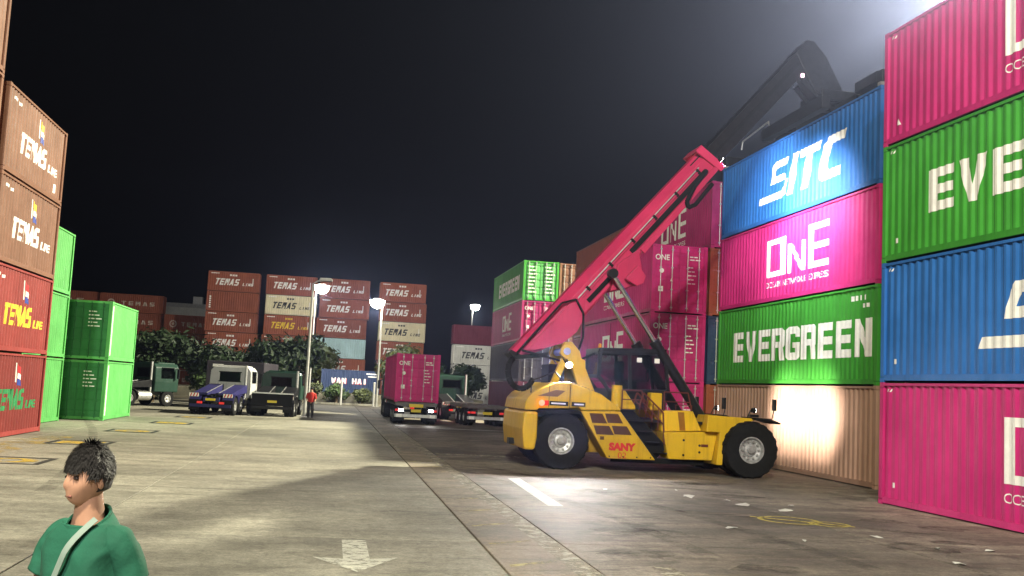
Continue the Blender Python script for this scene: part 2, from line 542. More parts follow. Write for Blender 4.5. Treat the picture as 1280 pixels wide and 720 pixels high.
def word_sitc(w, h):
    o = []
    def put(x0, ww, polys):
        for p in polys:
            o.append([((x0 + a * ww - .5) * w + (b - .5) * h * .32, (b - .5) * h) for a, b in p])
    put(.0, .25, [[(.20, 1), (1, 1), (1, .82), (.42, .82), (.36, .74), (.36, .62), (.10, .62), (.10, .88)], [(.10, .62), (.90, .62), (1, .55), (1, .45), (.12, .45)], [(1, .45), (1, .28), (.9, .20), (-.42, .20), (-.42, .02), (-.42, .02), (.95, .02), (1.16, .10), (1.16, .45)]])
    put(.315, .085, [rect(0, 1, 0.02, 1)])
    put(.43, .27, [rect(0, 1, .80, 1), rect(.32, .66, 0.02, .80)])
    put(.73, .27, [[(.25, 1), (1, 1), (1, .80), (.50, .80), (.38, .70), (.38, .32), (.46, .22), (1, .22), (1, .02), (.2, .02), (0, .14), (0, .80)]])
    return o

TXT = {}
def text_tris(s, shear=0.0, bold=0.02):
    key = (s, shear, bold)
    if key in TXT:
        return TXT[key]
    cu = bpy.data.curves.new('txt', 'FONT')
    cu.body = s
    cu.shear = shear
    cu.offset = bold
    cu.resolution_u = 3
    cu.fill_mode = 'FRONT'
    o = bpy.data.objects.new('txt', cu)
    COL.objects.link(o)
    dg = bpy.context.evaluated_depsgraph_get()
    me = bpy.data.meshes.new_from_object(o.evaluated_get(dg))
    vs_ = [(v.co.x, v.co.y) for v in me.vertices]
    fs_ = [tuple(p.vertices) for p in me.polygons]
    bpy.data.objects.remove(o)
    bpy.data.curves.remove(cu)
    bpy.data.meshes.remove(me)
    x0 = min(v[0] for v in vs_); x1 = max(v[0] for v in vs_)
    y0 = min(v[1] for v in vs_); y1 = max(v[1] for v in vs_)
    vs_ = [((v[0] - x0) / (x1 - x0) - .5, (v[1] - y0) / (y1 - y0) - .5) for v in vs_]
    TXT[key] = [[vs_[i] for i in f] for f in fs_]
    return TXT[key]

def word_text(s, w, h, shear=0.0, bold=0.02):
    return [[(x * w, y * h) for x, y in p] for p in text_tris(s, shear, bold)]

def shift(polys, dx, dy):
    return [[(x + dx, y + dy) for x, y in p] for p in polys]

def disc(cx, cy, r, n=14):
    return [[(cx + r * math.cos(2 * math.pi * i / n), cy + r * math.sin(2 * math.pi * i / n)) for i in range(n)]]

def ring(cx, cy, r, r2, n=12):
    out = []
    for i in range(n):
        a, b = 2 * math.pi * i / n, 2 * math.pi * (i + 1) / n
        out.append([(cx + r * math.cos(a), cy + r * math.sin(a)), (cx + r * math.cos(b), cy + r * math.sin(b)), (cx + r2 * math.cos(b), cy + r2 * math.sin(b)), (cx + r2 * math.cos(a), cy + r2 * math.sin(a))])
    return out

# ------------------------------------------------------------------ shipping containers
PITCHC, DEP = 0.2786, 0.036
INSET = 0.028

def corr_pts(L):
    """break points (y, depth) of the corrugated side sheet along the box"""
    a, b = -L / 2 + 0.10, L / 2 - 0.10
    n = max(3, round((b - a) / PITCHC))
    p = (b - a) / n
    pts = []
    for i in range(n):
        s = a + i * p
        pts += [(s, 0), (s + .26 * p, 0), (s + .5 * p, DEP), (s + .76 * p, DEP)]
    pts.append((b, 0))
    return pts

def corr_depth(pts, y):
    if y <= pts[0][0] or y >= pts[-1][0]:
        return 0
    for (a, da), (b, db) in zip(pts, pts[1:]):
        if a <= y <= b:
            return da + (db - da) * (y - a) / max(1e-9, b - a)
    return 0

CM = {}
def cmesh(key, fn):
    if key not in CM:
        CM[key] = fn()
    return CM[key]

def side_sheet(L, H, W, s):
    pts = corr_pts(L)
    z0, z1 = 0.16, H - 0.07
    mb = MB()
    v = []
    for y, d in pts:
        x = s * (W / 2 - INSET - d)
        v += [(x, y, z0), (x, y, z1)]
    mb.add(v, [(2 * i, 2 * i + 2, 2 * i + 3, 2 * i + 1) for i in range(len(pts) - 1)])
    return mb.mesh('side_panel')

def end_sheet(L, H, W, s):
    pts = corr_pts(W)
    mb = MB()
    v = []
    for x, d in pts:
        y = s * (L / 2 - 0.02 - d)
        v += [(x, y, .14), (x, y, H - .1)]
    mb.add(v, [(2 * i, 2 * i + 2, 2 * i + 3, 2 * i + 1) for i in range(len(pts) - 1)])
    return mb.mesh('end_panel')

def roof_sheet(L, H, W):
    mb = MB()
    n = max(4, round(L / 0.42))
    y0, y1 = -L / 2 + .1, L / 2 - .1
    p = (y1 - y0) / n
    ys = []
    for i in range(n):
        s = y0 + i * p
        ys += [(s, 0), (s + .4 * p, 0), (s + .5 * p, -.018), (s + .9 * p, -.018)]
    ys.append((y1, 0))
    v = []
    for y, d in ys:
        v += [(-W / 2 + .05, y, H - .022 + d), (W / 2 - .05, y, H - .022 + d)]
    mb.add(v, [(2 * i, 2 * i + 1, 2 * i + 3, 2 * i + 2) for i in range(len(ys) - 1)])
    return mb.mesh('roof_panel')

def frame_rails(L, H, W):
    mb = MB()
    for s in (-1, 1):
        x0, x1 = sorted((s * (W / 2 - .07), s * (W / 2 - .002)))
        mb.box(x0, x1, -L / 2 + .16, L / 2 - .16, H - .075, H - .012)
        x0, x1 = sorted((s * (W / 2 - .065), s * (W / 2 - .006)))
        mb.box(x0, x1, -L / 2 + .16, L / 2 - .16, .03, .17)
        y0, y1 = sorted((s * (L / 2 - .08), s * (L / 2 - .004)))
        mb.box(-W / 2 + .16, W / 2 - .16, y0, y1, H - .11, H - .012)
        mb.box(-W / 2 + .16, W / 2 - .16, y0, y1, .03, .15)
    return mb.mesh('frame')

def underfloor(L, H, W):
    return MB().box(-W / 2 + .07, W / 2 - .07, -L / 2 + .09, L / 2 - .09, .05, .13).mesh('floor')

def post(L, H, W):
    return MB().box(-.075, .075, -.075, .075, .118, H - .118).mesh('corner_post', bevel=.01)

def casting():
    return MB().box(-.089, .089, -.081, .081, 0, .118).mesh('corner_casting', bevel=.008)

def door_leaf(H, W):
    """one leaf, hinged edge at x=0, towards +x; swaged ribs"""
    w = W / 2 - .085
    mb = MB()
    zs = [.15 + i * (H - .26) / 10 for i in range(11)]
    prof = []
    for i in range(5):
        a = .15 + i * (H - .26) / 5
        p = (H - .26) / 5
        prof += [(a, 0), (a + .35 * p, 0), (a + .45 * p, .014), (a + .55 * p, .014), (a + .65 * p, 0)]
    prof.append((H - .11, 0))
    v = []
    for z, d in prof:
        v += [(.05, d, z), (w - .03, d, z)]
    mb.add(v, [(2 * i, 2 * i + 1, 2 * i + 3, 2 * i + 2) for i in range(len(prof) - 1)])
    mb.box(0, .05, -.012, .04, .15, H - .11).box(w - .03, w, -.012, .04, .15, H - .11)
    return mb.mesh('door')

def lock_bar(H):
    mb = MB().tube((0, 0, .10), (0, 0, H - .06), .02, n=8)
    for z in (.22, H * .34, H * .66, H - .2):
        mb.box(-.045, .045, -.02, .04, z - .03, z + .03)
    return mb.mesh('locking_bar')

def lock_handle():
    return MB().bar((0, -.03, 1.05), (.42, -.03, .98), .03, .02).mesh('handle')

def lettering(c, polys, side, mat, L, H, W, u0=0.0, v0=None, name='lettering', eps=.005, flat=False):
    """paint shapes (u right, v up) on the corrugated side, following its folds"""
    v0 = H / 2 if v0 is None else v0
    pts = corr_pts(L)
    bm = bmesh.new()
    for p in polys:
        vs_ = [bm.verts.new((x + u0, y + v0, 0)) for x, y in p]
        try:
            bm.faces.new(vs_)
        except ValueError:
            pass
    bmesh.ops.triangulate(bm, faces=bm.faces[:])
    us = [v.co.x for v in bm.verts]
    if not us:
        return
    lo, hi = min(us), max(us)
    if not flat:
        for y, d in pts:
            u = y if side > 0 else -y
            if lo < u < hi:
                bmesh.ops.bisect_plane(bm, geom=bm.verts[:] + bm.edges[:] + bm.faces[:], dist=1e-5, plane_co=(u, 0, 0), plane_no=(1, 0, 0))
    for v in bm.verts:
        u, w = v.co.x, v.co.y
        y = u if side > 0 else -u
        d = 0 if flat else corr_depth(pts, y)
        v.co = (side * (W / 2 - INSET - d + eps), y, w)
    bmesh.ops.recalc_face_normals(bm, faces=bm.faces)
    for f in bm.faces:
        if f.normal.x * side < 0:
            f.normal_flip()
    me = bpy.data.meshes.new(name)
    bm.to_mesh(me)
    bm.free()
    return link(name, me, mat, c)

def door_marks(c, polys, mat, L, H, name='door_lettering', eps=.034):
    """flat print on the door end (faces -y)"""
    mb = MB()
    for p in polys:
        mb.add([(x, -L / 2 + .03 - eps - .012, y) for x, y in p], [tuple(range(len(p)))])
    me = mb.mesh(name)
    return link(name, me, mat, c)

def container(label, mat, x, y, z, L=12.19, H=2.88, W=2.44, rz=0.0, detail=2, door_mat=None, group=None, dark_bars=None, door=True):
    """x, y: centre of the base; door end towards local -y"""
    c = thing('shipping_container', label, 'container', (x, y, z), rz, group)
    k = (L, H, W)
    dm = door_mat or mat
    for s in (-1, 1):
        link('side_panel', cmesh(('s', s) + k, lambda: side_sheet(L, H, W, s)), mat, c)
    link('roof_panel', cmesh(('r',) + k, lambda: roof_sheet(L, H, W)), mat, c)
    link('floor', cmesh(('f',) + k, lambda: underfloor(L, H, W)), BLACK_M, c)
    link('frame', cmesh(('fr',) + k, lambda: frame_rails(L, H, W)), mat, c)
    link('end_panel', cmesh(('e',) + k, lambda: end_sheet(L, H, W, 1)), mat, c)
    pm = cmesh(('p',) + k, lambda: post(L, H, W))
    cm_ = cmesh(('c',), casting)
    for sx in (-1, 1):
        for sy in (-1, 1):
            link('corner_post', pm, mat, c, (sx * (W / 2 - .078), sy * (L / 2 - .078), 0))
            for zz in (-.012, H - .118 + .006):
                if detail > 0:
                    link('corner_casting', cm_, mat, c, (sx * (W / 2 - .089), sy * (L / 2 - .081), zz))
    if door:
        lm = cmesh(('d', H, W), lambda: door_leaf(H, W))
        bmesh_ = cmesh(('b', H), lambda: lock_bar(H))
        for s in (-1, 1):
            d = link('door', lm, dm, c, (s * (W / 2 - .08), -L / 2 + .03, 0))
            if s > 0:
                d.scale = (-1, 1, 1)
            if detail > 0:
                for bx in (.30, .80):
                    b = link('locking_bar', bmesh_, dark_bars or STEEL, d, (bx * (W / 2) / 1.22, -.045, 0))
    else:
        e = link('end_panel', cmesh(('e2',) + k, lambda: end_sheet(L, H, W, -1)), mat, c)
    return c

def code_bars(x, y, rows, w=.5, h=.05, gap=.11):
    out = []
    for i in range(rows):
        u = x
        ww = w * (0.6 + 0.4 * ((i * 37) % 5) / 4)
        out.append(rect(u, u + ww * .45, y - i * gap, y - i * gap + h))
        out.append(rect(u + ww * .55, u + ww, y - i * gap, y - i * gap + h))
    return out

def one_door_marks(c, L, H, mat=LETTER):
    door_marks(c, shift(word_text('ONE', .62, .24), -.78, H - .55), mat, L, H)
    door_marks(c, disc(-.80, H - 1.12, .10) + [[(-.42, H - 1.55), (-.30, H - 1.55), (-.36, H - 1.42)]] + [rect(-.93, -.72, H - 2.0, H - 1.78)], mat, L, H, 'door_decal')
    door_marks(c, code_bars(.42, H - .5, 2, .58, .055, .12) + code_bars(.36, H - .95, 5, .36, .05, .17), mat, L, H, 'door_decal')

def one_side(c, side, L, H, W, w, h, u0=0.0):
    lettering(c, word_one(w, h), side, LETTER, L, H, W, u0, H * .56, name='company_name')
    lettering(c, word_text('OCEAN NETWORK EXPRESS', w * 1.0, .20, 0, 0), side, LETTER, L, H, W, u0, H * .56 - h / 2 - .28, name='company_tagline')

def temas_side(c, side, L, H, W, name_mat=LETTER, big=1.0, w=3.0, flag=False, u0=0.0):
    h = .84 * big
    lettering(c, lean(word_block('TEMAS', w * .60, h, .2), .28), side, name_mat, L, H, W, u0 - w * .17, H * .48, name='company_name')
    lettering(c, lean(word_block('LINE', w * .26, h * .42, .3), .28), side, name_mat, L, H, W, u0 + w * .36, H * .48 - h * .26, name='company_name')

# ------------------------------------------------------------------ ground
CONC_L = concrete('yard_concrete_pale', (0.41, 0.385, 0.31), (0.25, 0.235, 0.185), 0.60)
CONC_R = concrete('yard_concrete_dirty', (0.42, 0.365, 0.29), (0.20, 0.17, 0.132), 0.92)
CONC_S = concrete('drain_strip_concrete', (0.40, 0.34, 0.25), (0.20, 0.16, 0.115), 0.6)
JOINT = plain('joint_filler', (0.05, 0.045, 0.04), 0.9, scale=2)

gm = MB().add([(-900, -300, -.035), (900, -300, -.035), (900, 1600, -.035), (-900, 1600, -.035)], [(0, 1, 2, 3)])
ground = structure(obj('ground', gm, JOINT))

def slab_mesh(w, l):
    return MB().box(-w / 2 + .013, w / 2 - .013, -l / 2 + .013, l / 2 - .013, -.15, 0).mesh('concrete_slab', bevel=.006)

xs = [-20.9, -15.1, -9.2, -3.4, 2.31]
xr = [3.55, 9.3, 15.05, 20.8, 26.5]
rows = [-9.0, -3.0, 3.1, 9.2, 15.3, 21.4, 28.2, 34.3, 40.4, 46.5, 52.6, 58.7, 64.8, 70.9, 77.0, 83.1, 89.2, 96.0]
for cols, mt in ((xs, CONC_L), (xr, CONC_R)):
    for xa, xb in zip(cols, cols[1:]):
        for ya, yb in zip(rows, rows[1:]):
            me = cmesh(('slab', round(xb - xa, 3), round(yb - ya, 3)), lambda: slab_mesh(xb - xa, yb - ya))
            link('concrete_slab', me, mt, ground, ((xa + xb) / 2, (ya + yb) / 2, -random.random() * .003))
for i in range(52):
    ya = -9 + i * 2.0
    me = cmesh(('drain',), lambda: MB().box(-.600, .600, -.994, .994, -.15, 0).mesh('drain_cover_slab', bevel=.008))
    link('drain_cover_slab', me, CONC_S, ground, (2.93, ya + 1, .002 + random.random() * .003))
# rough ground beyond the paving
verge_mat = concrete('far_dirt', (0.12, 0.10, 0.06), (0.05, 0.05, 0.028), 0.6)
vm = MB().add([(-160, 96.2, -.012), (160, 96.2, -.012), (160, 400, -.012), (-160, 400, -.012)], [(0, 1, 2, 3)])
structure(obj('far_ground', vm, verge_mat))

# painted markings
W_PAINT = worn_paint('worn_white_road_paint', (0.72, 0.72, 0.66), 0.60, 5.0)
W_PAINT2 = worn_paint('faded_white_road_paint', (0.50, 0.46, 0.35), 0.50, 4.0)
Y_PAINT = worn_paint('worn_yellow_road_paint', (0.66, 0.44, 0.04), 0.52, 4.0)
Y_PAINT2 = worn_paint('scrubbed_yellow_road_paint', (0.56, 0.48, 0.20), 0.49, 3.0)
K_PAINT = worn_paint('worn_black_road_paint', (0.02, 0.02, 0.02), 0.62, 4.0)

def flat_mark(name, polys, mat, z=.0075):
    mb = MB()
    for p in polys:
        mb.add([(x, y, z) for x, y in p], [tuple(range(len(p)))])
    bm = bmesh.new()
    me = mb.mesh(name)
    o = link(name, me, mat, ground)
    return o

flat_mark('lane_dash', [[(4.40, 20.2), (4.72, 20.2), (4.92, 26.1), (4.60, 26.1)]], W_PAINT)
flat_mark('lane_dash', [[(4.30, 8.0), (4.62, 8.0), (4.66, 13.5), (4.34, 13.5)]], W_PAINT2)
flat_mark('arrow', [[(.46, 12.6), (1.02, 13.70), (.64, 13.52), (.64, 15.1), (.30, 15.1), (.30, 13.50), (-.09, 13.62)]], worn_paint('chipped_white_road_paint', (0.62, 0.61, 0.52), 0.555, 7.0))
flat_mark('cross_line', [rect(3.75, 13.0, 54.6, 55.1)], W_PAINT)
flat_mark('cross_line', [rect(3.6, 7.6, 34.0, 34.75)], W_PAINT2)  # pale band across the lane
flat_mark('edge_line', [rect(3.18, 3.50, 10, 62)], W_PAINT2, .0105)
flat_mark('edge_line', [rect(2.36, 2.50, 34, 62)], W_PAINT2, .0105)
for i in range(24):
    yy = 11 + i * 1.9 + random.random() * .7
    flat_mark('hatch_stripe', [[(2.42, yy), (3.14, yy + .45), (3.14, yy + .60), (2.42, yy + .15)]], Y_PAINT2, .0105)
# bay numbers painted on the left: yellow figures on black boxes
def bay_mark(cx, cy, w, l, s):
    fr = [rect(cx - w / 2, cx + w / 2, cy - l / 2, cy - l / 2 + .16), rect(cx - w / 2, cx + w / 2, cy + l / 2 - .16, cy + l / 2),
          rect(cx - w / 2, cx - w / 2 + .16, cy - l / 2 + .16, cy + l / 2 - .16), rect(cx + w / 2 - .16, cx + w / 2, cy - l / 2 + .16, cy + l / 2 - .16)]
    flat_mark('bay_mark_frame', fr, K_PAINT, .0075)
    flat_mark('bay_mark_figure', shift(word_text(s, w * .72, l * .62, 0, .02), cx, cy), Y_PAINT, .0085)
bay_mark(-7.35, 26.2, 1.75, 1.9, '0')
bay_mark(-7.35, 33.2, 1.75, 1.9, '1')
bay_mark(-7.2, 40.6, 1.75, 1.9, '0')
bay_mark(-6.9, 48.3, 1.75, 1.9, '1')
bay_mark(-6.9, 55.6, 1.75, 1.9, '0')
flat_mark('yellow_scrawl', shift(ring(0, 0, .62, .52, 20), 8.95, 19.0) + shift(ring(0, 0, .40, .32, 18), 9.55, 18.55) + [[(8.3, 19.4), (9.9, 18.2), (9.95, 18.32), (8.35, 19.52)]], worn_paint('yellow_scrawl_paint', (0.62, 0.52, 0.10), 0.56, 6.0))
flat_mark('yellow_edge_patch', [rect(-9.3, -8.1, 28, 36)], worn_paint('thin_yellow_paint', (0.55, 0.38, 0.07), 0.44, 1.6))

T_MARK = worn_paint('tyre_rubber_marks', (0.022, 0.020, 0.018), 0.46, 2.0, 0.36, 0.14)
O_MARK = worn_paint('oil_spots', (0.018, 0.015, 0.012), 0.48, 1.6, 0.55, 0.12)
rt = random.Random(5)
for k, (x0, y0, a0, curv, ln, w) in enumerate(((5.6, 14, 92, .9, 18, .34), (7.7, 13.5, 94, .9, 18, .34), (9.0, 26.0, 150, -2.2, 11, .42), (10.2, 24.2, 152, -2.4, 12, .42), (-5.0, 20, 97, .3, 36, .3), (11.5, 17, 140, 2.5, 10, .4))):
    pts, a, x, y = [], R(a0), x0, y0
    for j in range(int(ln)):
        pts.append((x, y, a))
        x += math.cos(a)
        y += math.sin(a)
        a += R(curv)
    quads = []
    for (xa, ya, aa), (xb, yb, ab) in zip(pts, pts[1:]):
        quads.append([(xa - math.sin(aa) * w / 2, ya + math.cos(aa) * w / 2), (xa + math.sin(aa) * w / 2, ya - math.cos(aa) * w / 2), (xb + math.sin(ab) * w / 2, yb - math.cos(ab) * w / 2), (xb - math.sin(ab) * w / 2, yb + math.cos(ab) * w / 2)])
    flat_mark('tyre_mark', quads, T_MARK, .0055 + k * .0002)
for k in range(11):
    cx_, cy_ = (rt.uniform(4.5, 12.5), rt.uniform(13, 27)) if k < 11 else (rt.uniform(-6, 1.8), rt.uniform(14, 45))
    r0 = rt.uniform(.2, .65)
    flat_mark('oil_spot', [[(cx_ + r0 * 1.5 * rt.uniform(.6, 1.1) * math.cos(t * math.pi / 8), cy_ + r0 * rt.uniform(.6, 1.1) * math.sin(t * math.pi / 8)) for t in range(16)]], O_MARK, .0038 + k * .0001)

# ------------------------------------------------------------------ right-hand rows of containers
HC = 2.9
# nearest stack: lane face starts at (13.107, 23.047), slightly skewed
PHI = 0.0215
ncx = 13.107 + math.sin(PHI) * 6.095 + math.cos(PHI) * 1.22
ncy = 23.047 - math.cos(PHI) * 6.095 + math.sin(PHI) * 1.22
G_NEAR = 'nearest stack on the right'
near = [('magenta container with white ONE lettering at ground level in the nearest right stack', PINK),
        ('blue container above the ground-level magenta one in the nearest right stack', BLUE),
        ('green container lettered EVERGREEN, third tier of the nearest right stack', GREEN),
        ('magenta container topping the nearest right stack, under the sky glow', PINK)]
for i, (lb, mt) in enumerate(near):
    c = container(lb, mt, ncx, ncy, i * HC, rz=PHI, group=G_NEAR, door=True)
    if i in (0, 3):
        one_side(c, -1, 12.19, 2.88, 2.44, 3.9, 1.42, 0.38)
    if i == 1:
        lettering(c, word_sitc(4.6, 1.35), -1, LETTER, 12.19, 2.88, 2.44, .6, 1.34, name='company_name')
    if i == 2:
        lettering(c, word_block('EVERGREEN', 10.0, .98), -1, LETTER, 12.19, 2.88, 2.44, .75, 1.45, name='company_name')
    # small decals near the far end of the lane side
    lettering(c, [[(0, 0), (.04, 0), (.09, .07), (.05, .07)], [(.09, 0), (.13, 0), (.18, .07), (.14, .07)]], -1, LETTER, 12.19, 2.88, 2.44, -5.80, 2.66, name='side_decal')
    lettering(c, [[(0, 0), (.16, 0), (.08, .16)]] if i == 3 else [rect(0, .12, 0, .12)], -1, LETTER, 12.19, 2.88, 2.44, -5.55, .42, name='side_decal')

for i, mt in enumerate((RUST, BLUE_DARK, RUST, MAROON)):  # unseen stack added to stop floodlight coming through the gap
    container(['lowest', 'second', 'third', 'topmost'][i] + ' container of the unseen row added behind the nearest right stack to block light', mt, 16.05 + 1.22, 20.2, i * HC, group='unseen light-blocking row behind the nearest right stack', detail=0)
# second stack, behind the reach stacker
X1, YF = 15.105, 39.31
scx, scy = X1 + 1.22, YF - 6.095 - .38
G_MID = 'stack faced by the reach stacker'
mid = [('tan container lit by headlights at ground level behind the yellow reach stacker', TAN),
       ('green container with EVERGREEN lettering above the tan container', GREEN),
       ('magenta container with white ONE lettering between the green and the blue containers', PINK),
       ('blue SITC container on top of the stack under the spreader', BLUE)]
for i, (lb, mt) in enumerate(mid):
    c = container(lb, mt, scx, scy, i * HC, group=G_MID)
    if i == 1:
        lettering(c, word_block('EVERGREEN', 10.3, 1.12), -1, LETTER, 12.19, 2.88, 2.44, .6, 1.38, name='company_name')
        lettering(c, [rect(k * .24, k * .24 + .13, 0, .15) for k in range(4)], -1, LETTER, 12.19, 2.88, 2.44, 4.55, 2.48, name='side_decal')
        lettering(c, [rect(k * .24, k * .24 + .12, 0, .12) for k in range(2)], -1, LETTER, 12.19, 2.88, 2.44, 5.2, 2.26, name='side_decal')
    if i == 2:
        one_side(c, -1, 12.19, 2.88, 2.44, 4.7, 1.45, .65)
    if i == 3:
        lettering(c, word_sitc(5.5, 1.40), -1, LETTER, 12.19, 2.88, 2.44, 1.1, 1.42, name='company_name')

# three-high magenta stack with door ends towards the camera
G_ONE = 'three-high magenta stack behind the boom'
for i, lb in enumerate(('magenta container with lit doors at ground level behind the reach stacker ladder',
                        'magenta ONE container, middle of the three behind the reach stacker cab',
                        'magenta ONE container on top of the three-high stack behind the boom')):
    c = container(lb, PINK, 12.95 + 1.22, 41.1 + 6.095, i * HC, group=G_ONE)
    one_door_marks(c, 12.19, 2.88)
    one_side(c, -1, 12.19, 2.88, 2.44, 3.6, 1.35, 0.2)
# row behind it, four high
G_R2 = 'second row behind the magenta stack'
for i in range(4):
    mt = [PINK_OLD, RUST, PINK_OLD, PINK_OLD][i]
    if i < 3:
        continue
for i, mt in enumerate((RUST, BLUE_DARK, RUST, PINK_OLD)):
    lb = ['oxide red container at the bottom of the second row behind the magenta stack', 'navy container, second tier of the second row behind the magenta stack',
          'oxide red container, third tier of the second row behind the magenta stack', 'magenta ONE container peeking out above the three-high magenta stack'][i]
    c = container(lb, mt, 15.50 + 1.22, 41.1 + 6.095, i * HC, group=G_R2, detail=1)
    if i == 3:
        one_side(c, -1, 12.19, 2.88, 2.44, 3.6, 1.35, 0.9)
for i in range(4):
    lb = ['lowest', 'second', 'third', 'topmost'][i] + ' oxide red container of the four-high stack half hidden behind the boom'
    container(lb, RUST, 15.50 + 1.22, 53.7 + 6.095, i * HC, group='oxide red stack behind the boom', detail=1)
# distant four-high stack with EVERGREEN on top
G_EV = 'distant stack left of the boom'
for i, (lb, mt) in enumerate((('maroon container at ground level in the distant stack left of the boom', MAROON),
                              ('charcoal container under the magenta one in the distant stack left of the boom', CHARCOAL),
                              ('magenta ONE container just under the distant green container', PINK_OLD),
                              ('green EVERGREEN container with brightly lit doors topping the distant stack', GREEN))):
    c = container(lb, mt, 13.1 + 1.30, 72.0 + 6.85, i * HC, L=13.7, W=2.6, group=G_EV, door_mat=GREEN_LITE if i == 3 else None)  # top doors in lighter green: their bright lighting put into the colour
    if i == 2:
        one_door_marks(c, 13.7, 2.88)
        one_side(c, -1, 13.7, 2.88, 2.6, 4.0, 1.35, .4)
    if i == 3:
        lettering(c, word_block('EVERGREEN', 9.2, 1.1), -1, LETTER, 13.7, 2.88, 2.6, .5, 1.45, name='company_name')
        door_marks(c, code_bars(.3, 2.4, 8, .7, .09, .26) + code_bars(-.9, 2.4, 8, .6, .09, .26), LETTER, 13.7, 2.88, 'door_decal')
for i in range(4):
    lb = ['lowest', 'second', 'third', 'topmost'][i] + ' oxide red container beside the distant green one, mostly hidden by the boom'
    c = container(lb, RUST_BROWN, 15.8 + 1.25, 72.3 + 6.095, i * HC, group='oxide red stack beside the distant green container', detail=1)

# ------------------------------------------------------------------ left-hand rows
HS = 2.64
G_TL = 'brown stack at the left edge'
tl = [('dull red container with green lettering at ground level at the left edge', RED, LETTER_G),
      ('dull red container with yellow lettering, second tier at the left edge', RED, LETTER_Y),
      ('brown container with white lettering, third tier at the left edge', RUST_BROWN, LETTER),
      ('brown container with white lettering on top of the left edge stack', RUST_BROWN, LETTER)]
for i, (lb, mt, lm) in enumerate(tl):
    L = 6.6
    c = container(lb, mt, -9.83 - 1.22, 34.85, i * HS, L=L, H=2.61, group=G_TL)
    lettering(c, lean(word_block('TEMAS', 2.9, .66, .16), .16), 1, lm, L, 2.61, 2.44, -.35, 1.16, name='company_name')
    lettering(c, lean(word_block('LINE', 1.0, .27, .3), .16), 1, lm, L, 2.61, 2.44, 1.95, .98, name='company_name')
    # flag emblem above the name
    lettering(c, [[(x * .72, y * .72) for x, y in p] for p in [[(-.16, .0), (-.10, .0), (-.14, .86), (-.20, .86)]]], 1, LETTER, L, 2.61, 2.44, .2, 1.70, name='emblem_pole')
    lettering(c, [[(x * .72, y * .72) for x, y in p] for p in [[(-.08, .50), (.50, .34), (.52, .62), (-.08, .80)]]], 1, LETTER_R if i < 2 else LETTER_Y, L, 2.61, 2.44, .2, 1.70, name='emblem_flag')
    lettering(c, [[(x * .72, y * .72) for x, y in p] for p in [[(-.02, .20), (.62, .10), (.62, .32), (-.02, .44)]]], 1, LETTER, L, 2.61, 2.44, .2, 1.70, name='emblem_band')
    lettering(c, [[(x * .72, y * .72) for x, y in p] for p in [[(0.0, -.12), (.66, -.16), (.62, .08), (-.02, .17)]]], 1, LETTER_B, L, 2.61, 2.44, .2, 1.70, name='emblem_field')
    lettering(c, [rect(0, .3, 0, .09), rect(.38, .75, -.06, .03)], 1, LETTER, L, 2.61, 2.44, -2.7, 2.25, name='side_decal')
    lettering(c, [rect(0, .05, 0, .5)], 1, LETTER, L, 2.61, 2.44, 2.75, .9, name='side_decal')
    if i == 3:
        lettering(c, disc(0, 0, .16), 1, LETTER, L, 2.61, 2.44, 2.35, .45, name='side_decal')
# nearest left stack, only its far edge shows
for i in range(5):
    if i < 2:
        continue
    container(['', '', 'brown container, third tier of the stack cut by the left frame edge', 'brown container, fourth tier of the stack cut by the left frame edge', 'pale brown container edge at the top left corner of the picture'][i],
              RUST_BROWN, -9.83 - 1.22, 27.75, i * HS, L=6.3, H=2.61, group='stack cut by the left frame edge', detail=1)
for i in range(2):
    container(['dull red container at ground level of the stack cut by the left frame edge', 'dull red container, second tier of the stack cut by the left frame edge'][i],
              RED, -9.83 - 1.22, 27.75, i * HS, L=6.3, H=2.61, group='stack cut by the left frame edge', detail=1)
# light green three-high stack
for i in range(3):
    container(['lowest', 'middle', 'topmost'][i] + ' light green container of the three-high stack just behind the brown stack', GREEN_LITE, -11.15 - 1.22, 42.95, i * HS, L=6.06, H=2.61, group='light green stack behind the brown stack')
# green two-high stack, doors towards the camera
for i in range(2):
    lb = ['lower green container of the pair with dark doors facing the camera', 'upper green container of the pair with dark doors facing the camera'][i]
    c = container(lb, GREEN_LITE, -9.72 - 1.22, 47.6 + 3.03, i * HS, L=6.06, H=2.61, door_mat=GREEN_SHADED, group='two-high green stack on the left', dark_bars=GREEN_SHADED)
    door_marks(c, code_bars(.25, 2.1, 5, .55, .05, .16), LETTER, 6.06, 2.61, 'door_decal')
    lettering(c, [rect(0, .24, 0, 2.2)], 1, LETTER, 6.06, 2.61, 2.44, -2.72, .22, name='side_stripe')

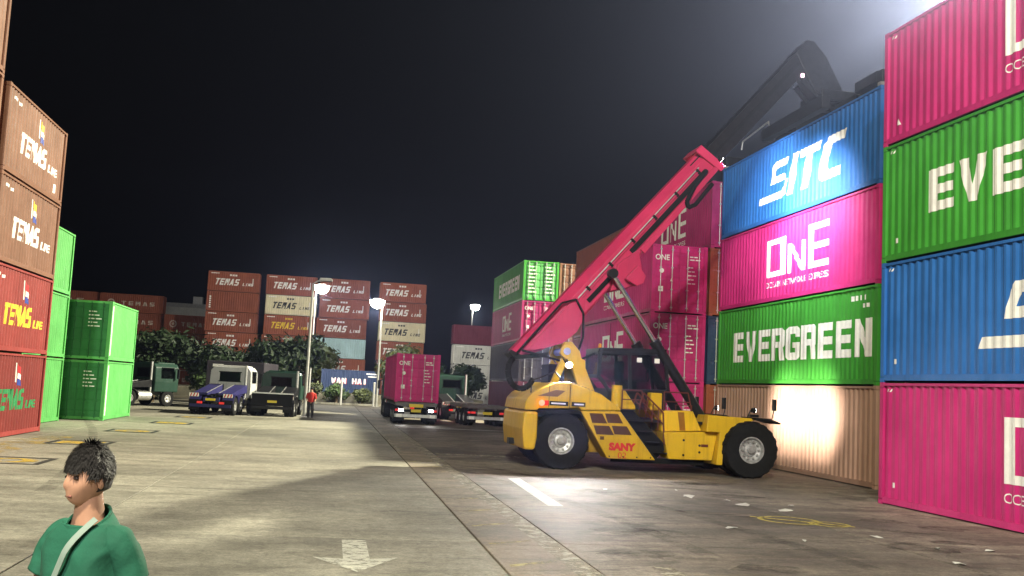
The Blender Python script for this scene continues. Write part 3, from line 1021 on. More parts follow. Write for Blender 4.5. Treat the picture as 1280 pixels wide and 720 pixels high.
# ------------------------------------------------------------------ distant rows, long sides towards the camera
def far_stack(x0, y, tiers, L=6.45, group='', where='', jit=0.12, H=2.56, pitch=2.585, z0=0.0):
    n = len(tiers)
    names = ['bottom', 'second', 'third', 'fourth', 'fifth', 'top']
    for i, t in enumerate(tiers):
        mt, word, lm = t
        colname = {RUST: 'oxide red', CREAM: 'cream', PALE_BLUE: 'pale blue', WHITE_C: 'white', MAROON: 'maroon', RUST_BROWN: 'brown'}[mt]
        tier = 'top' if i == n - 1 else names[i]
        c = container('%s container, %s tier of the %s' % (colname, tier, where), mt, x0 + L / 2 + random.uniform(-jit, jit) - (n - 1 - i) * 0.0, y + 1.22, z0 + i * pitch, L=L, H=H, rz=R(90), detail=0, group=group)
        # after turning by 90 degrees the local +x side looks away; local -x... the side towards the camera is +x -> -y
        side = -1 if False else FAR_SIDE
        if word == 'line':
            temas_side(c, side, L, H, 2.44, lm, 1.0, 4.9)
            lettering(c, [rect(-.45, -.2, -.1, .12), rect(-.12, .12, -.1, .12), rect(.2, .45, -.1, .12)], side, lm, L, H, 2.44, -.1, H * .82, name='emblem')
            lettering(c, [rect(0, 1.0, 0, .10)], side, LETTER, L, H, 2.44, -L / 2 + .35, H - .32, name='side_decal')
            lettering(c, [rect(0, .10, 0, .9)], side, LETTER, L, H, 2.44, L / 2 - .9, .9, name='side_decal')
        elif word == 'marks':
            lettering(c, [rect(0, .22, k * .27, k * .27 + .18) for k in range(6)], side, LETTER, L, H, 2.44, -L / 2 + .35, .4, name='side_decal')
        elif word == 'logo':
            lettering(c, ring(0, 0, .52, .34, 12) + disc(0, 0, .2, 8), side, lm, L, H, 2.44, -L * .32, H * .5, name='emblem')
            lettering(c, word_block('TEMAS', L * .52, .56, .45), side, lm, L, H, 2.44, L * .10, H * .5, name='company_name')
FAR_SIDE = -1
LW = (RUST, 'line', LETTER)
fy = 135.0
far_stack(-16.25, fy, [LW, (RUST, None, LETTER), LW, LW, (RUST, 'marks', LETTER), LW], group='distant stack, first from the left', where='distant stack above the blue tractor')
far_stack(-9.1, fy, [(RUST, None, LETTER), LW, LW, (RUST, 'line', LETTER_Y), (CREAM, 'line', LETTER_K), LW], group='distant stack, second from the left', where='distant stack left of the lamp pole')
far_stack(-2.25, fy, [(RUST, None, LETTER), LW, (PALE_BLUE, None, LETTER), LW, LW, LW], group='distant stack, third from the left', where='distant stack right of the lamp pole')
far_stack(5.6, fy, [(RUST, None, LETTER), LW, LW, (CREAM, 'line', LETTER_K), LW, LW], L=6.1, group='distant stack, fourth from the left', where='distant stack above the magenta trailer')
LG = (RUST, 'logo', plain('dim_lettering', (0.55, 0.45, 0.38), 0.6))
far_stack(-45.0, 150, [LG, LG, LG, LG, LG], L=12.19, group='far left stacks', where='leftmost of the far left stacks')
far_stack(-32.6, 150.6, [LG, LG, LG, LG, LG], L=8.6, group='far left stacks', where='middle one of the far left stacks')
far_stack(-23.6, 149, [LG, LG, LG, LG], L=6.9, group='far left stacks', where='four-high far left stack')
WL = (WHITE_C, 'line', LETTER_K)
far_stack(15.3, 132, [WL, WL, WL, (MAROON, None, LETTER)], L=6.8, group='far white stack', where='far white stack')

# low white warehouse beyond the far stacks
wh = thing('warehouse', 'pale flat-roofed warehouse beyond the far left containers', 'building', (-25, 185, 0))
obj('wall', MB().box(-6, 9, 0, 12, 0, 13.6), WHITE_C, wh)
obj('roof', MB().box(-6.3, 9.3, -.3, 12.3, 13.6, 14.3), plain('roof_edge', (0.4, 0.4, 0.4), .6), wh)
obj('roof_vent', MB().box(0, 1.6, 3, 5, 14.3, 15.8).box(3.4, 4.2, 3, 5, 14.3, 15.2), STEEL, wh)

# ------------------------------------------------------------------ wheels
def tyre_mesh(r, w, lugs=0):
    mb = MB()
    h = w / 2
    mb.lathe([(r * .45, -h * .86), (r * .52, -h * .98), (r * .80, -h), (r * .95, -h * .92), (r, -h * .70), (r, h * .70), (r * .95, h * .92), (r * .80, h), (r * .52, h * .98), (r * .45, h * .86), (r * .45, -h * .86)], 40)
    for i in range(lugs):
        for s in (-1, 1):
            t = 2 * math.pi * (i + (0.5 if s > 0 else 0)) / lugs
            dt = .42 * 2 * math.pi / lugs
            q = []
            for (rr, y, tt) in ((r * .93, s * h * .97, t), (r * .93, s * h * .97, t + dt), (r * .985, 0, t + dt * 1.5), (r * .985, 0, t + dt * .5),
                                (r * .965, s * h * .99, t), (r * .965, s * h * .99, t + dt), (r * 1.025, s * .02, t + dt * 1.5), (r * 1.025, s * .02, t + dt * .5)):
                q.append((rr * math.cos(tt), y, rr * math.sin(tt)))
            q2 = []
            mid_ = [(r * 1.025 * math.cos(t + dt * k), s * h * .72, r * 1.025 * math.sin(t + dt * k)) for k in (.12, 1.12)]
            mb.add(q + mid_, [(4, 5, 9, 8), (8, 9, 6, 7), (0, 4, 8, 7, 3), (1, 2, 6, 9, 5), (0, 1, 5, 4), (3, 7, 6, 2)])
    return mb.mesh('tyre', smooth=True)

def rim_mesh(r, w, side):
    """dished rim facing side*y"""
    h = w / 2
    mb = MB()
    s = side
    mb.lathe([(r * .46, s * h * .80), (r * .475, s * h * .95), (r * .43, s * h * .95), (r * .39, s * h * .55), (r * .25, s * h * .45), (r * .22, s * h * .58), (r * .14, s * h * .62), (r * .12, s * h * .92), (0.001, s * h * .94)], 32)
    me = mb.mesh('rim', smooth=True)
    return me

def bolts_mesh(r, w, side, n=10):
    mb = MB()
    h = w / 2
    for i in range(n):
        t = 2 * math.pi * i / n
        c = (r * .31 * math.cos(t), 0, r * .31 * math.sin(t))
        mb.tube((c[0], side * h * .5, c[2]), (c[0], side * h * .72, c[2]), r * .04, n=8)
    return mb.mesh('wheel_nuts')

def wheel(parent, x, y, z, r, w, side, lugs=18, rim_mat=None):
    t = link('tyre', cmesh(('ty', r, w, lugs), lambda: tyre_mesh(r, w, lugs)), RUBBER, parent, (x, y, z))
    link('rim', cmesh(('rm', r, w, side), lambda: rim_mesh(r, w, side)), rim_mat or RIM, t)
    link('wheel_nuts', cmesh(('bn', r, w, side), lambda: bolts_mesh(r, w, side)), STEEL, t)
    return t

# ------------------------------------------------------------------ reach stacker
rs = thing('reach_stacker', 'yellow reach stacker with raised pink-red boom facing the right-hand stacks', 'reach stacker', (9.5, 31.2, 0))
for sx, sy, side in ((2.9, -1.98, -1), (2.9, 1.98, 1)):
    wheel(rs, sx, sy, .83, .83, .54, side, 20)
for sy in (-1.38, 1.38):
    wheel(rs, 2.9, sy, .83, .83, .5, -1 if sy < 0 else 1, 20)
for sy, side in ((-1.25, -1), (1.25, 1)):
    wheel(rs, -2.72, sy, .83, .83, .5, side, 20)
obj('front_axle', MB().tube((2.9, -1.2, .83), (2.9, 1.2, .83), .24, n=16), BLACK_M, rs, smooth=True)
obj('rear_axle', MB().tube((-2.72, -1.05, .83), (-2.72, 1.05, .83), .18, n=16), BLACK_M, rs, smooth=True)
# main chassis between the wheels
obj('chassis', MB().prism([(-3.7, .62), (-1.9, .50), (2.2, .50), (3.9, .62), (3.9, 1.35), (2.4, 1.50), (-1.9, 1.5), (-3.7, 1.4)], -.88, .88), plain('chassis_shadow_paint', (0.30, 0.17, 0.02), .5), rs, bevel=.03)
# counterweight
obj('counterweight', MB().prism([(-3.92, 1.66), (-3.95, 1.15), (-3.88, .55), (-3.56, .55), (-3.50, .9), (-3.50, 1.66)], -1.75, 1.75), YELLOW, rs, bevel=.07)
obj('tow_bracket', MB().box(-4.05, -3.88, -.2, .2, .62, .8), BLACK_P, rs, bevel=.01)
# rear hood over the wheels
obj('rear_hood', MB().prism([(-3.92, 1.70), (-3.86, 2.02), (-3.70, 2.20), (-2.97, 2.54), (-2.58, 2.56), (-2.58, 1.80), (-3.50, 1.76), (-3.52, 1.70)], -1.74, 1.74), YELLOW, rs, bevel=.05)
obj('engine_hood', MB().prism([(-2.56, 2.56), (-1.63, 2.26), (-1.05, 1.88), (-1.0, 1.80), (-2.20, 1.76), (-2.30, 1.84), (-2.56, 1.80)], -1.74, 1.74), YELLOW, rs, bevel=.04)
vent = MB()
for i in range(9):
    x = -2.50 + i * .10
    vent.bar((x, -1.70, 2.555 - i * .0325), (x + .02, -.75, 2.555 - i * .0325), .05, .012)
obj('hood_vent', vent, BLACK_M, rs)
obj('hood_vent', MB().prism([(-3.55, 2.12), (-3.0, 2.32), (-2.72, 2.30), (-2.95, 2.12)], -1.755, -1.742), plain('vent_dark', (0.16, 0.09, .01), .6), rs)
obj('warning_decal', MB().box(-3.18, -2.62, -1.752, -1.744, 1.86, 1.99), BLACK_M, rs)
obj('warning_decal', MB().box(-2.52, -2.1, -1.752, -1.744, 1.86, 1.99), BLACK_M, rs)
obj('decal_stripe', MB().box(-3.13, -2.70, -1.757, -1.753, 1.905, 1.945), LETTER, rs)
obj('decal_stripe', MB().box(-2.44, -2.15, -1.757, -1.753, 1.905, 1.945), LETTER, rs)
tl_ = obj('tail_lamp', MB().lathe([(0.001, 0), (.085, 0), (.09, .03), (.07, .06), (.001, .07)], 16, 'y'), TAIL, rs, smooth=True, loc=(-3.42, -1.82, 1.92))
obj('tail_lamp_bezel', MB().box(-3.33, -3.21, -1.77, -1.744, 1.85, 2.0), TAIL_FAINT, rs, bevel=.01)
# wheel arch lining
obj('wheel_arch', MB().prism([(-3.49, 1.70), (-2.30, 1.76), (-2.18, 1.70), (-2.10, 1.5), (-2.14, 1.5), (-2.25, 1.66), (-3.46, 1.62)], -1.70, 1.70), BLACK_M, rs)
# side panels (both sides)
for s in (-1, 1):
    y0, y1 = sorted((s * 1.75, s * 1.0))
    obj('side_panel', MB().prism([(-2.23, 1.74), (-1.02, 1.78), (.10, .39), (-1.38, .39)], y0, y1), YELLOW, rs, bevel=.03)
    obj('tank_panel', MB().prism([(.31, 1.23), (2.01, 1.31), (1.86, .45), (.49, .44)], y0, y1), YELLOW, rs, bevel=.03)
    obj('upper_panel', MB().prism([(.26, 1.86), (1.26, 1.89), (1.55, 1.31), (.30, 1.24)], *sorted((s * 1.62, s * .95))), YELLOW, rs, bevel=.02)
    # front mudguard
    obj('front_fender', MB().prism([(1.60, 1.80), (3.01, 1.76), (3.10, 1.71), (2.62, 1.58), (2.28, 1.28), (2.12, .95), (2.09, .34), (1.90, .34), (1.98, 1.30), (1.56, 1.30)], *sorted((s * 2.0, s * .9))), YELLOW, rs, bevel=.025)
    obj('fender_flap', MB().prism([(2.95, 1.79), (3.45, 1.78), (3.78, 1.66), (3.74, 1.62), (3.42, 1.70), (3.0, 1.72)], *sorted((s * 2.28, s * 1.2))), BLACK_M, rs, bevel=.01)
# grille windows
for (a, b) in (((-1.97, 1.69), (-1.58, 1.41)), ((-1.50, 1.70), (-1.10, 1.43)), ((-1.83, 1.34), (-1.36, 1.08)), ((-1.28, 1.35), (-.82, 1.10))):
    xa, za = a
    xb, zb = b
    k = .16
    obj('grille', MB().prism([(xa, za), (xb, za), (xb + k, zb), (xa + k * .6, zb)], -1.765, -1.752), GRILLE, rs)
obj('panel_latch', MB().box(-1.62, -1.5, -1.765, -1.752, .93, 1.03), GRILLE, rs)
# tank panel bolts and marks
for x, z in ((.95, 1.02), (1.45, .88), (1.45, .68), (.95, .58)):
    obj('panel_bolt', MB().tube((x, -1.77, z), (x, -1.75, z), .035, n=10), BLACK_M, rs)
obj('panel_decal', MB().box(1.5, 1.72, -1.758, -1.752, .84, .92), RAILRED, rs)
obj('panel_decal', MB().prism([(.78, 1.84), (.98, 1.84), (1.04, 1.30), (.86, 1.30)], -1.632, -1.622), plain('brown_stripe', (.30, .12, .01), .5), rs)
# maker's name and machine number
def side_text(s, x, z, w, h, mat, y=-1.756, shear=0, bold=.03, name='lettering'):
    mb = MB()
    for p in word_text(s, w, h, shear, bold):
        mb.add([(x + a, y, z + b) for a, b in p], [tuple(range(len(p)))])
    return obj(name, mb, mat, rs)
side_text('SANY', -.93, .745, .82, .24, LETTER_R, shear=.0, bold=.07)
side_text('02', -.93, .50, .26, .17, LETTER_R, bold=0)
# stair: black treads between the panels
st = MB().prism([(-1.0, 1.80), (-.60, 1.84), (.52, .78), (.12, .36)], -1.55, -1.0)
obj('stair_stringer', st, BLACK_M, rs)
for i in range(5):
    t = i / 4
    x, z = -.80 + t * 1.1, 1.84 - t * 1.22
    obj('stair_tread', MB().box(x - .22, x + .22, -1.74, -1.0, z - .03, z), BLACK_P, rs, bevel=.006)
# handrails
for y in (-1.72, -1.05):
    hr = MB()
    hr.path([(-.45, y, 1.95), (-.33, y, 2.36), (.30, y, 1.80), (.36, y, .86)], .026)
    hr.path([(-.36, y, 2.1), (.32, y, 1.45)], .02)
    for k in range(1, 4):
        t = k / 4
        hr.tube((-.33 + .63 * t, y, 2.36 - .56 * t), (-.45 + .8 * t, y, 1.95 - .9 * t), .018)
    obj('stair_handrail', hr, RAILRED, rs, smooth=True)
for x0, x1 in ((-.95, -.35), (.35, 1.1)):
    hr = MB()
    hr.path([(x0, -1.6, 1.85), (x0, -1.6, 2.42), (x1, -1.6, 2.42), (x1 + .12, -1.6, 1.88)], .022)
    hr.path([(x0, -1.6, 2.14), (x1 + .05, -1.6, 2.14)], .018)
    obj('platform_handrail', hr, RAILRED, rs, smooth=True)
obj('platform', MB().box(-1.02, 2.0, -1.6, 1.6, 1.50, 1.58), BLACK_P, rs)
# operator cab
cab = MB()
CX0, CX1, CY0, CY1, CZ0, CZ1 = -1.55, .55, -1.05, .45, 1.85, 3.62
obj('cab_base', MB().box(CX0 + .3, CX1 + .05, CY0, CY1, CZ0, 2.42), BLACK_P, rs, bevel=.03)
fr = MB()
prof_c = [(CX0, 2.80), (CX0, 3.52), (CX1 - .05, 3.60), (CX1 + .10, 2.44), (CX0 + .32, 2.40)]
for y in (CY0, CY1):
    pts = [(x, y, z) for x, z in prof_c]
    for a, b in zip(pts, pts[1:] + pts[:1]):
        fr.bar(a, b, .10, .10)
    fr.bar((-.62, y, 3.56), (-.55, y, 2.40), .10, .10)
for x, z in prof_c:
    fr.bar((x, CY0, z), (x, CY1, z), .10, .10)
obj('cab_frame', fr, BLACK_P, rs, bevel=.012)
obj('cab_roof', MB().prism([(CX0 - .05, 3.56), (CX1, 3.64), (CX1, 3.72), (CX0 - .03, 3.66)], CY0 - .06, CY1 + .06), BLACK_P, rs, bevel=.02)
for xa, xb in ((CX0 + .06, -.66), (-.54, CX1)):
    obj('cab_window', MB().prism([(xa, 2.86 if xa < -1 else 2.46), (xa, 3.5), (xb, 3.55), (xb, 2.47)], CY0 - .012, CY0 + .004), GLASS, rs)
    obj('cab_window', MB().prism([(xa, 2.86 if xa < -1 else 2.46), (xa, 3.5), (xb, 3.55), (xb, 2.47)], CY1 - .004, CY1 + .012), GLASS, rs)
obj('windscreen', MB().prism([(CX1 - .04, 3.55), (CX1 - .02, 3.55), (CX1 + .12, 2.47), (CX1 + .10, 2.47)], CY0 + .06, CY1 - .06), GLASS, rs)
obj('rear_window', MB().box(CX0 - .012, CX0 + .004, CY0 + .06, CY1 - .06, 2.84, 3.5), GLASS, rs)
for x in (-.38, .18):
    obj('cab_sticker', MB().box(x, x + .16, CY0 - .022, CY0 - .014, 3.28, 3.42), LETTER, rs)
obj('seat', MB().box(-.75, -.2, -.6, 0, 2.42, 2.72).box(-.80, -.62, -.58, -.02, 2.72, 3.3), BLACK_M, rs, bevel=.05)
obj('steering_wheel', MB().lathe([(.17, -.02), (.2, 0), (.17, .02), (.17, -.02)], 20, 'x', (.22, -.3, 2.92)), BLACK_M, rs, smooth=True)
obj('air_filter', MB().tube((-1.05, -1.35, 1.9), (-1.05, -1.35, 2.55), .16, n=16), YELLOW, rs, smooth=True)
obj('tool_box', MB().prism([(-.98, 1.85), (-.98, 2.42), (-.80, 2.42), (-.45, 1.95), (-.45, 1.85)], -1.35, -1.08), YELLOW, rs, bevel=.03)
obj('tool_box', MB().box(-.02, .34, -1.45, -1.08, 1.85, 2.38), YELLOW, rs, bevel=.03)
# boom mast: two yellow plates carrying the pivot
for s in (-1, 1):
    y0, y1 = sorted((s * .80, s * .58))
    obj('boom_mast', MB().prism([(-2.72, 3.42), (-2.60, 3.78), (-2.36, 3.80), (-2.10, 3.52), (-2.04, 3.30), (-1.92, 3.26), (-1.90, 3.02), (-1.58, 2.32), (-1.58, 1.8), (-2.15, 1.8), (-2.10, 2.4), (-2.34, 3.05)], y0, y1), YELLOW, rs, bevel=.03)
    obj('mast_stay', MB().prism([(-3.0, 2.4), (-2.80, 2.4), (-2.52, 3.1), (-2.66, 3.3)], y0, y1), YELLOW, rs, bevel=.02)
    obj('pivot_ring', MB().lathe([(.08, 0), (.20, 0), (.20, .05), (.08, .05), (.08, 0)], 20, 'y', (-2.52, -.85 if s < 0 else .80, 3.5)), YELLOW, rs, smooth=True)
obj('pivot_pin', MB().tube((-2.52, -.9, 3.5), (-2.52, .9, 3.5), .11, n=16), STEEL, rs, smooth=True)
obj('hydraulic_block', MB().box(-3.0, -2.5, -.56, .56, 2.5, 3.1), BLACK_M, rs, bevel=.03)
# boom frame of reference: along the boom from the pivot
BA = R(49.3)
bd = Vector((math.cos(BA), 0, math.sin(BA)))
bn = Vector((-math.sin(BA), 0, math.cos(BA)))
BO = Vector((-4.22, 0, 3.37))            # tail end of the top edge
def BP(t, d, y):
    return BO + bd * t - bn * d + Vector((0, y, 0))
def boom_prism(poly, y0, y1):
    mb = MB()
    n = len(poly)
    v = [BP(t, d, y0) for t, d in poly] + [BP(t, d, y1) for t, d in poly]
    f = [tuple(range(n)), tuple(range(2 * n - 1, n - 1, -1))] + [(i, i + n, (i + 1) % n + n, (i + 1) % n) for i in range(n)]
    return mb.add(v, f)
def boom_loft(stations, hw=.50, ch=.24, chb=.07):
    """octagonal boom section: stations of (t, d_top, d_bottom)"""
    mb = MB()
    v = []
    for t, dt, db in stations:
        c_ = min(ch, (db - dt) * .45)
        for y, d in ((-hw + c_, dt), (-hw, dt + c_), (-hw, db - chb), (-hw + chb, db), (hw - chb, db), (hw, db - chb), (hw, dt + c_), (hw - c_, dt)):
            v.append(BP(t, d, y))
    n = len(stations)
    f = [tuple(range(8))[::-1], tuple(range(8 * n - 8, 8 * n))]
    for k in range(n - 1):
        f += [(k * 8 + q, k * 8 + (q + 1) % 8, k * 8 + 8 + (q + 1) % 8, k * 8 + 8 + q) for q in range(8)]
    return mb.add(v, f)
ob = obj('outer_boom', boom_loft([(0, 0, .24), (.1, 0, .30), (.75, 0, .68), (1.9, 0, .94), (2.6, 0, .92), (5.4, 0, .90), (9.1, .02, .80)]), BOOM_RED, rs, bevel=.012)
# stiffener ribs, lower chord rail and side slot
for s in (-1, 1):
    y0, y1 = sorted((s * .515, s * .585))
    obj('boom_cheek_plate', boom_prism([(.40, .32), (2.4, .30), (2.9, .52), (2.35, .94), (1.9, 1.06), (1.35, .98), (.8, .66)], y0, y1), BOOM_RED, rs, bevel=.015)
    obj('boom_gusset', boom_prism([(3.55, .95), (4.35, .55), (5.15, .70), (4.75, 1.22), (4.25, 1.42)], *sorted((s * .515, s * .66))), BOOM_RED, rs, bevel=.02)
    obj('boom_side_rail', boom_prism([(5.2, .76), (9.12, .68), (9.12, .84), (5.2, .94)], *sorted((s * .503, s * .60))), BOOM_RED, rs, bevel=.012)
    obj('boom_hose_tray', boom_prism([(2.85, .60), (4.0, .60), (4.0, .74), (2.85, .74)], *sorted((s * .505, s * .545))), BLACK_M, rs)
    obj('boom_hose_tray', boom_prism([(4.95, .52), (8.6, .50), (8.6, .66), (4.95, .68)], *sorted((s * .505, s * .56))), BLACK_M, rs)
    obj('lift_lug', boom_prism([(4.1, 1.0), (4.7, 1.0), (4.62, 1.40), (4.4, 1.50), (4.18, 1.40)], *sorted((s * .70, s * .92))), BOOM_RED, rs, bevel=.02)
    obj('boom_collar', boom_prism([(8.80, -.06), (9.08, -.06), (9.16, .94), (8.92, .94)], *sorted((s * .502, s * .62))), BOOM_RED, rs, bevel=.015)
obj('boom_collar_top', boom_prism([(8.80, -.11), (9.08, -.11), (9.08, -.06), (8.80, -.06)], -.62, .62), BOOM_RED, rs, bevel=.01)
for k, dd in enumerate((.36, .44)):
    obj('boom_pipe', MB().path([BP(2.7, dd + .02, -.53), BP(4.2, dd, -.55), BP(8.5, dd - .02, -.55)], .022), BOOM_RED if k else STEEL, rs, smooth=True)
for k in range(6):
    obj('pipe_clamp', boom_prism([(3.1 + k * 1.05, .32), (3.18 + k * 1.05, .32), (3.18 + k * 1.05, .49), (3.1 + k * 1.05, .49)], -.585, -.503), BLACK_M, rs)
# bent hose guard and hoses
hs = MB()
hs.path([BP(8.6, .58, -.60), BP(7.9, .62, -.68), BP(7.35, .78, -.70), BP(7.25, .95, -.70), BP(7.5, 1.05, -.68), BP(8.4, 1.0, -.64)], .07, 10)
obj('hose', hs, BLACK_M, rs, smooth=True)
hs = MB()
hs.path([BP(.1, .15, -.62), BP(2.2, .10, -.66), BP(2.6, .35, -.66), BP(2.45, .8, -.66), BP(1.9, 1.3, -.66), BP(1.2, 1.62, -.6)], .035)
hs.path([BP(.3, .2, -.64), BP(1.0, 1.5, -.68), BP(1.15, 1.62, -.66), BP(2.0, 2.0, -.6)], .035)
obj('hose', hs, BLACK_M, rs, smooth=True)
hs = MB()
pts = [(-4.05, -.2, 3.25)] + [(-3.78 + .42 * math.cos(a), -.2, 2.85 + .55 * math.sin(a)) for a in [R(160 + i * 22) for i in range(9)]]
hs.path(pts, .09, 10)
obj('tail_hose', hs, BLACK_M, rs, smooth=True)
obj('boom_tail_cap', boom_prism([(-.03, -.03), (.10, -.03), (.20, .3), (.85, .86), (.70, .92), (.0, .28)], -.53, .53), BLACK_P, rs, bevel=.01)
# inner (black) telescopic boom, with its own smaller section
ib = obj('inner_boom', boom_prism([(8.4, .10), (13.95, .10), (14.35, .20), (14.55, .55), (14.0, .76), (8.4, .76)], -.38, .38), BLACK_P, rs, bevel=.03)
for s in (-1, 1):
    obj('boom_wear_strip', boom_prism([(9.2, .36), (13.6, .36), (13.6, .46), (9.2, .46)], *sorted((s * .383, s * .41))), BLACK_M, ib)
# gooseneck head going down to the spreader
gn = obj('boom_head', MB().prism([(4.85, 13.80), (5.25, 14.26), (5.50, 14.24), (5.95, 13.75), (6.50, 12.75), (6.62, 12.30), (6.05, 12.22), (5.55, 12.6), (5.25, 13.05)], -.40, .40), BLACK_P, rs, bevel=.04)
obj('rotator', MB().lathe([(.001, 0), (.55, 0), (.62, -.12), (.62, -.36), (.45, -.42), (.001, -.42)], 24, 'z', (6.45, .6, 12.72)), BLACK_P, rs, smooth=True)
obj('head_block', MB().box(5.75, 6.95, -.5, 1.1, 12.28, 12.62), BLACK_P, rs, bevel=.03)
obj('damper', MB().tube((5.15, -.25, 12.95), (5.75, -.25, 12.45), .11, n=12), BLACK_M, rs, smooth=True)
obj('damper', MB().tube((5.3, .5, 12.9), (5.85, .6, 12.4), .11, n=12), BLACK_M, rs, smooth=True)
obj('head_beacon', MB().tube((5.08, -.45, 12.95), (5.08, -.45, 13.06), .05, n=10), plain('pink_beacon', (.8, .5, .6), .3, emit=(1, .6, .75), estr=8), rs, smooth=True)
# spreader: beam along the containers on top of the SITC box
SY = scy - 31.2
SX = scx - 9.5
ZT = 4 * HC
sp = MB().box(SX - .35, SX + .35, SY - 3.0, SY + 3.0, ZT + .22, ZT + .66)
sp.box(SX - .26, SX + .26, SY - 5.9, SY + 5.9, ZT + .27, ZT + .60)
obj('spreader_beam', sp, BLACK_P, rs, bevel=.02)
for s in (-1, 1):
    obj('spreader_end_beam', MB().box(SX - 1.2, SX + 1.2, SY + s * 5.95 - .16, SY + s * 5.95 + .16, ZT + .10, ZT + .46), BLACK_P, rs, bevel=.02)
    for t in (-1, 1):
        obj('twistlock', MB().box(SX + t * 1.12 - .09, SX + t * 1.12 + .09, SY + s * 5.98 - .09, SY + s * 5.98 + .09, ZT + .003, ZT + .10), STEEL, rs)
obj('spreader_frame', MB().box(SX - 1.15, SX + .4, SY - 1.6, SY - 1.3, ZT + .45, ZT + .7).box(SX - 1.15, SX + .4, SY + 1.3, SY + 1.6, ZT + .45, ZT + .7).box(SX - 1.2, SX - .9, SY - 2.4, SY + 2.4, ZT + .3, ZT + .72), BLACK_P, rs, bevel=.015)
hd = MB().path([(SX - 1.1, SY + 1.9, ZT + .6), (SX - 1.1, SY + 2.0, ZT + .95), (SX - 1.1, SY + 4.4, ZT + .75), (SX - 1.1, SY + 4.5, ZT + .45)], .03)
obj('spreader_handrail', hd, STEEL, rs, smooth=True)
obj('spreader_cover', MB().prism([(SX - .6, ZT + .66), (SX - .5, ZT + 1.1), (SX + .5, ZT + 1.1), (SX + .6, ZT + .66)], SY - 1.9, SY + .4), BLACK_P, rs, bevel=.04)
obj('spreader_cable_basket', MB().box(SX - .5, SX + .3, SY - 4.6, SY - 3.2, ZT + .6, ZT + .95), BLACK_P, rs, bevel=.03)
obj('beacon', MB().lathe([(.001, .16), (.05, .14), (.06, .02), (.07, 0), (.001, 0)], 14, 'z', (-1.2, .3, 3.70)), plain('amber_beacon', (.7, .25, .02), .25), rs, smooth=True)
obj('antenna', MB().tube((-.9, .2, 3.7), (-.9, .2, 4.5), .008, n=6), BLACK_M, rs)
for x, z0, z1 in ((-2.57, 1.80, 2.55), (-3.2, 1.80, 2.45)):
    obj('hood_seam', MB().box(x - .008, x + .008, -1.7445, -1.7425, z0, z1), BLACK_M, rs)
for k in range(4):
    obj('panel_bolt', MB().tube((-1.32 + k * .42, -1.77, .46), (-1.32 + k * .42, -1.75, .46), .022, n=8), BLACK_M, rs)
obj('hood_handrail', MB().path([(-3.7, -1.5, 2.2), (-3.7, -1.5, 2.55), (-3.0, -1.5, 2.85), (-2.75, -1.5, 2.55)], .02), BLACK_P, rs, smooth=True)
for k, y in enumerate((-.3, -.1, .1, .3)):
    obj('mast_hose', MB().path([(-2.5, y, 3.0), (-2.2, y - .1, 3.35 + .1 * k), (-1.9, y - .15, 3.0), (-1.75, y - .1, 2.4)], .03), BLACK_M, rs, smooth=True)
obj('bottom_guard', MB().box(-1.2, 1.7, -1.5, -1.45, .28, .44), BLACK_M, rs)
obj('grab_rail', MB().path([(.7, -1.66, 1.9), (.7, -1.66, 2.05), (1.2, -1.66, 2.05), (1.2, -1.66, 1.9)], .014), RAILRED, rs, smooth=True)
# lift cylinders
for s in (-1, 1):
    a = Vector((2.07, s * 1.0, 1.25))
    b = Vector((-1.23, s * .98, 5.95))
    mid_ = a + (b - a) * .56
    obj('lift_cylinder', MB().tube(a, mid_, .155, n=18).tube(mid_ - (b - a) * .02, mid_ + (b - a).normalized() * .1, .175, n=18), BLACK_P, rs, smooth=True)
    obj('lift_rod', MB().tube(mid_, b, .075, n=16), CHROME, rs, smooth=True)
    obj('rod_eye', MB().tube(b + Vector((0, -.14, 0)), b + Vector((0, .14, 0)), .15, n=16), BLACK_P, rs, smooth=True)
    obj('cylinder_foot', MB().tube(a + Vector((0, -.22, 0)), a + Vector((0, .22, 0)), .17, n=16), BLACK_P, rs, smooth=True)
# small fittings at the front
for x, y in ((2.15, -1.8), (2.55, 1.6)):
    obj('mirror', MB().tube((x, y, 1.78), (x + .05, y, 2.0), .015, n=6).box(x - .02, x + .04, y - .11, y + .11, 2.0, 2.34), BLACK_P, rs, bevel=.01)
obj('mirror', MB().tube((3.62, -1.95, 1.70), (3.70, -1.95, 2.05), .015, n=6).box(3.67, 3.73, -2.05, -1.85, 2.02, 2.36), BLACK_P, rs, bevel=.01)
obj('fender_light', MB().box(2.95, 3.2, -2.0, -1.75, 1.80, 1.88), BLACK_P, rs, bevel=.01)

def lamp_part(parent, name, loc, direction, r, lens, power, color, spot=90, blend=.7, radius=.06):
    d = Vector(direction).normalized()
    l = Vector(loc)
    h = obj(name, MB().tube(l - d * .10, l, r * .75, r, n=14), BLACK_P, parent, smooth=True)
    obj('lens', MB().tube(l + d * .002, l + d * .012, r * .9, n=14), lens, h, smooth=True)
    base = parent.location if parent else Vector((0, 0, 0))
    w = base + l + d * .05
    if power:
        return lamp(name + '_light', 'SPOT', w, power, color, radius, w + d, spot, blend)

WHITE_L = (1.0, .96, .90)
# work lamp on the mast, towards the camera side
obj('work_lamp_arm', MB().tube((-2.5, -.7, 3.3), (-2.5, -1.05, 3.1), .025, n=8), BLACK_P, rs)
lamp_part(rs, 'work_lamp', (-2.5, -1.12, 3.08), (-.12, -1, -.55), .11, LENS, 3200, WHITE_L, 120, .8, .09)
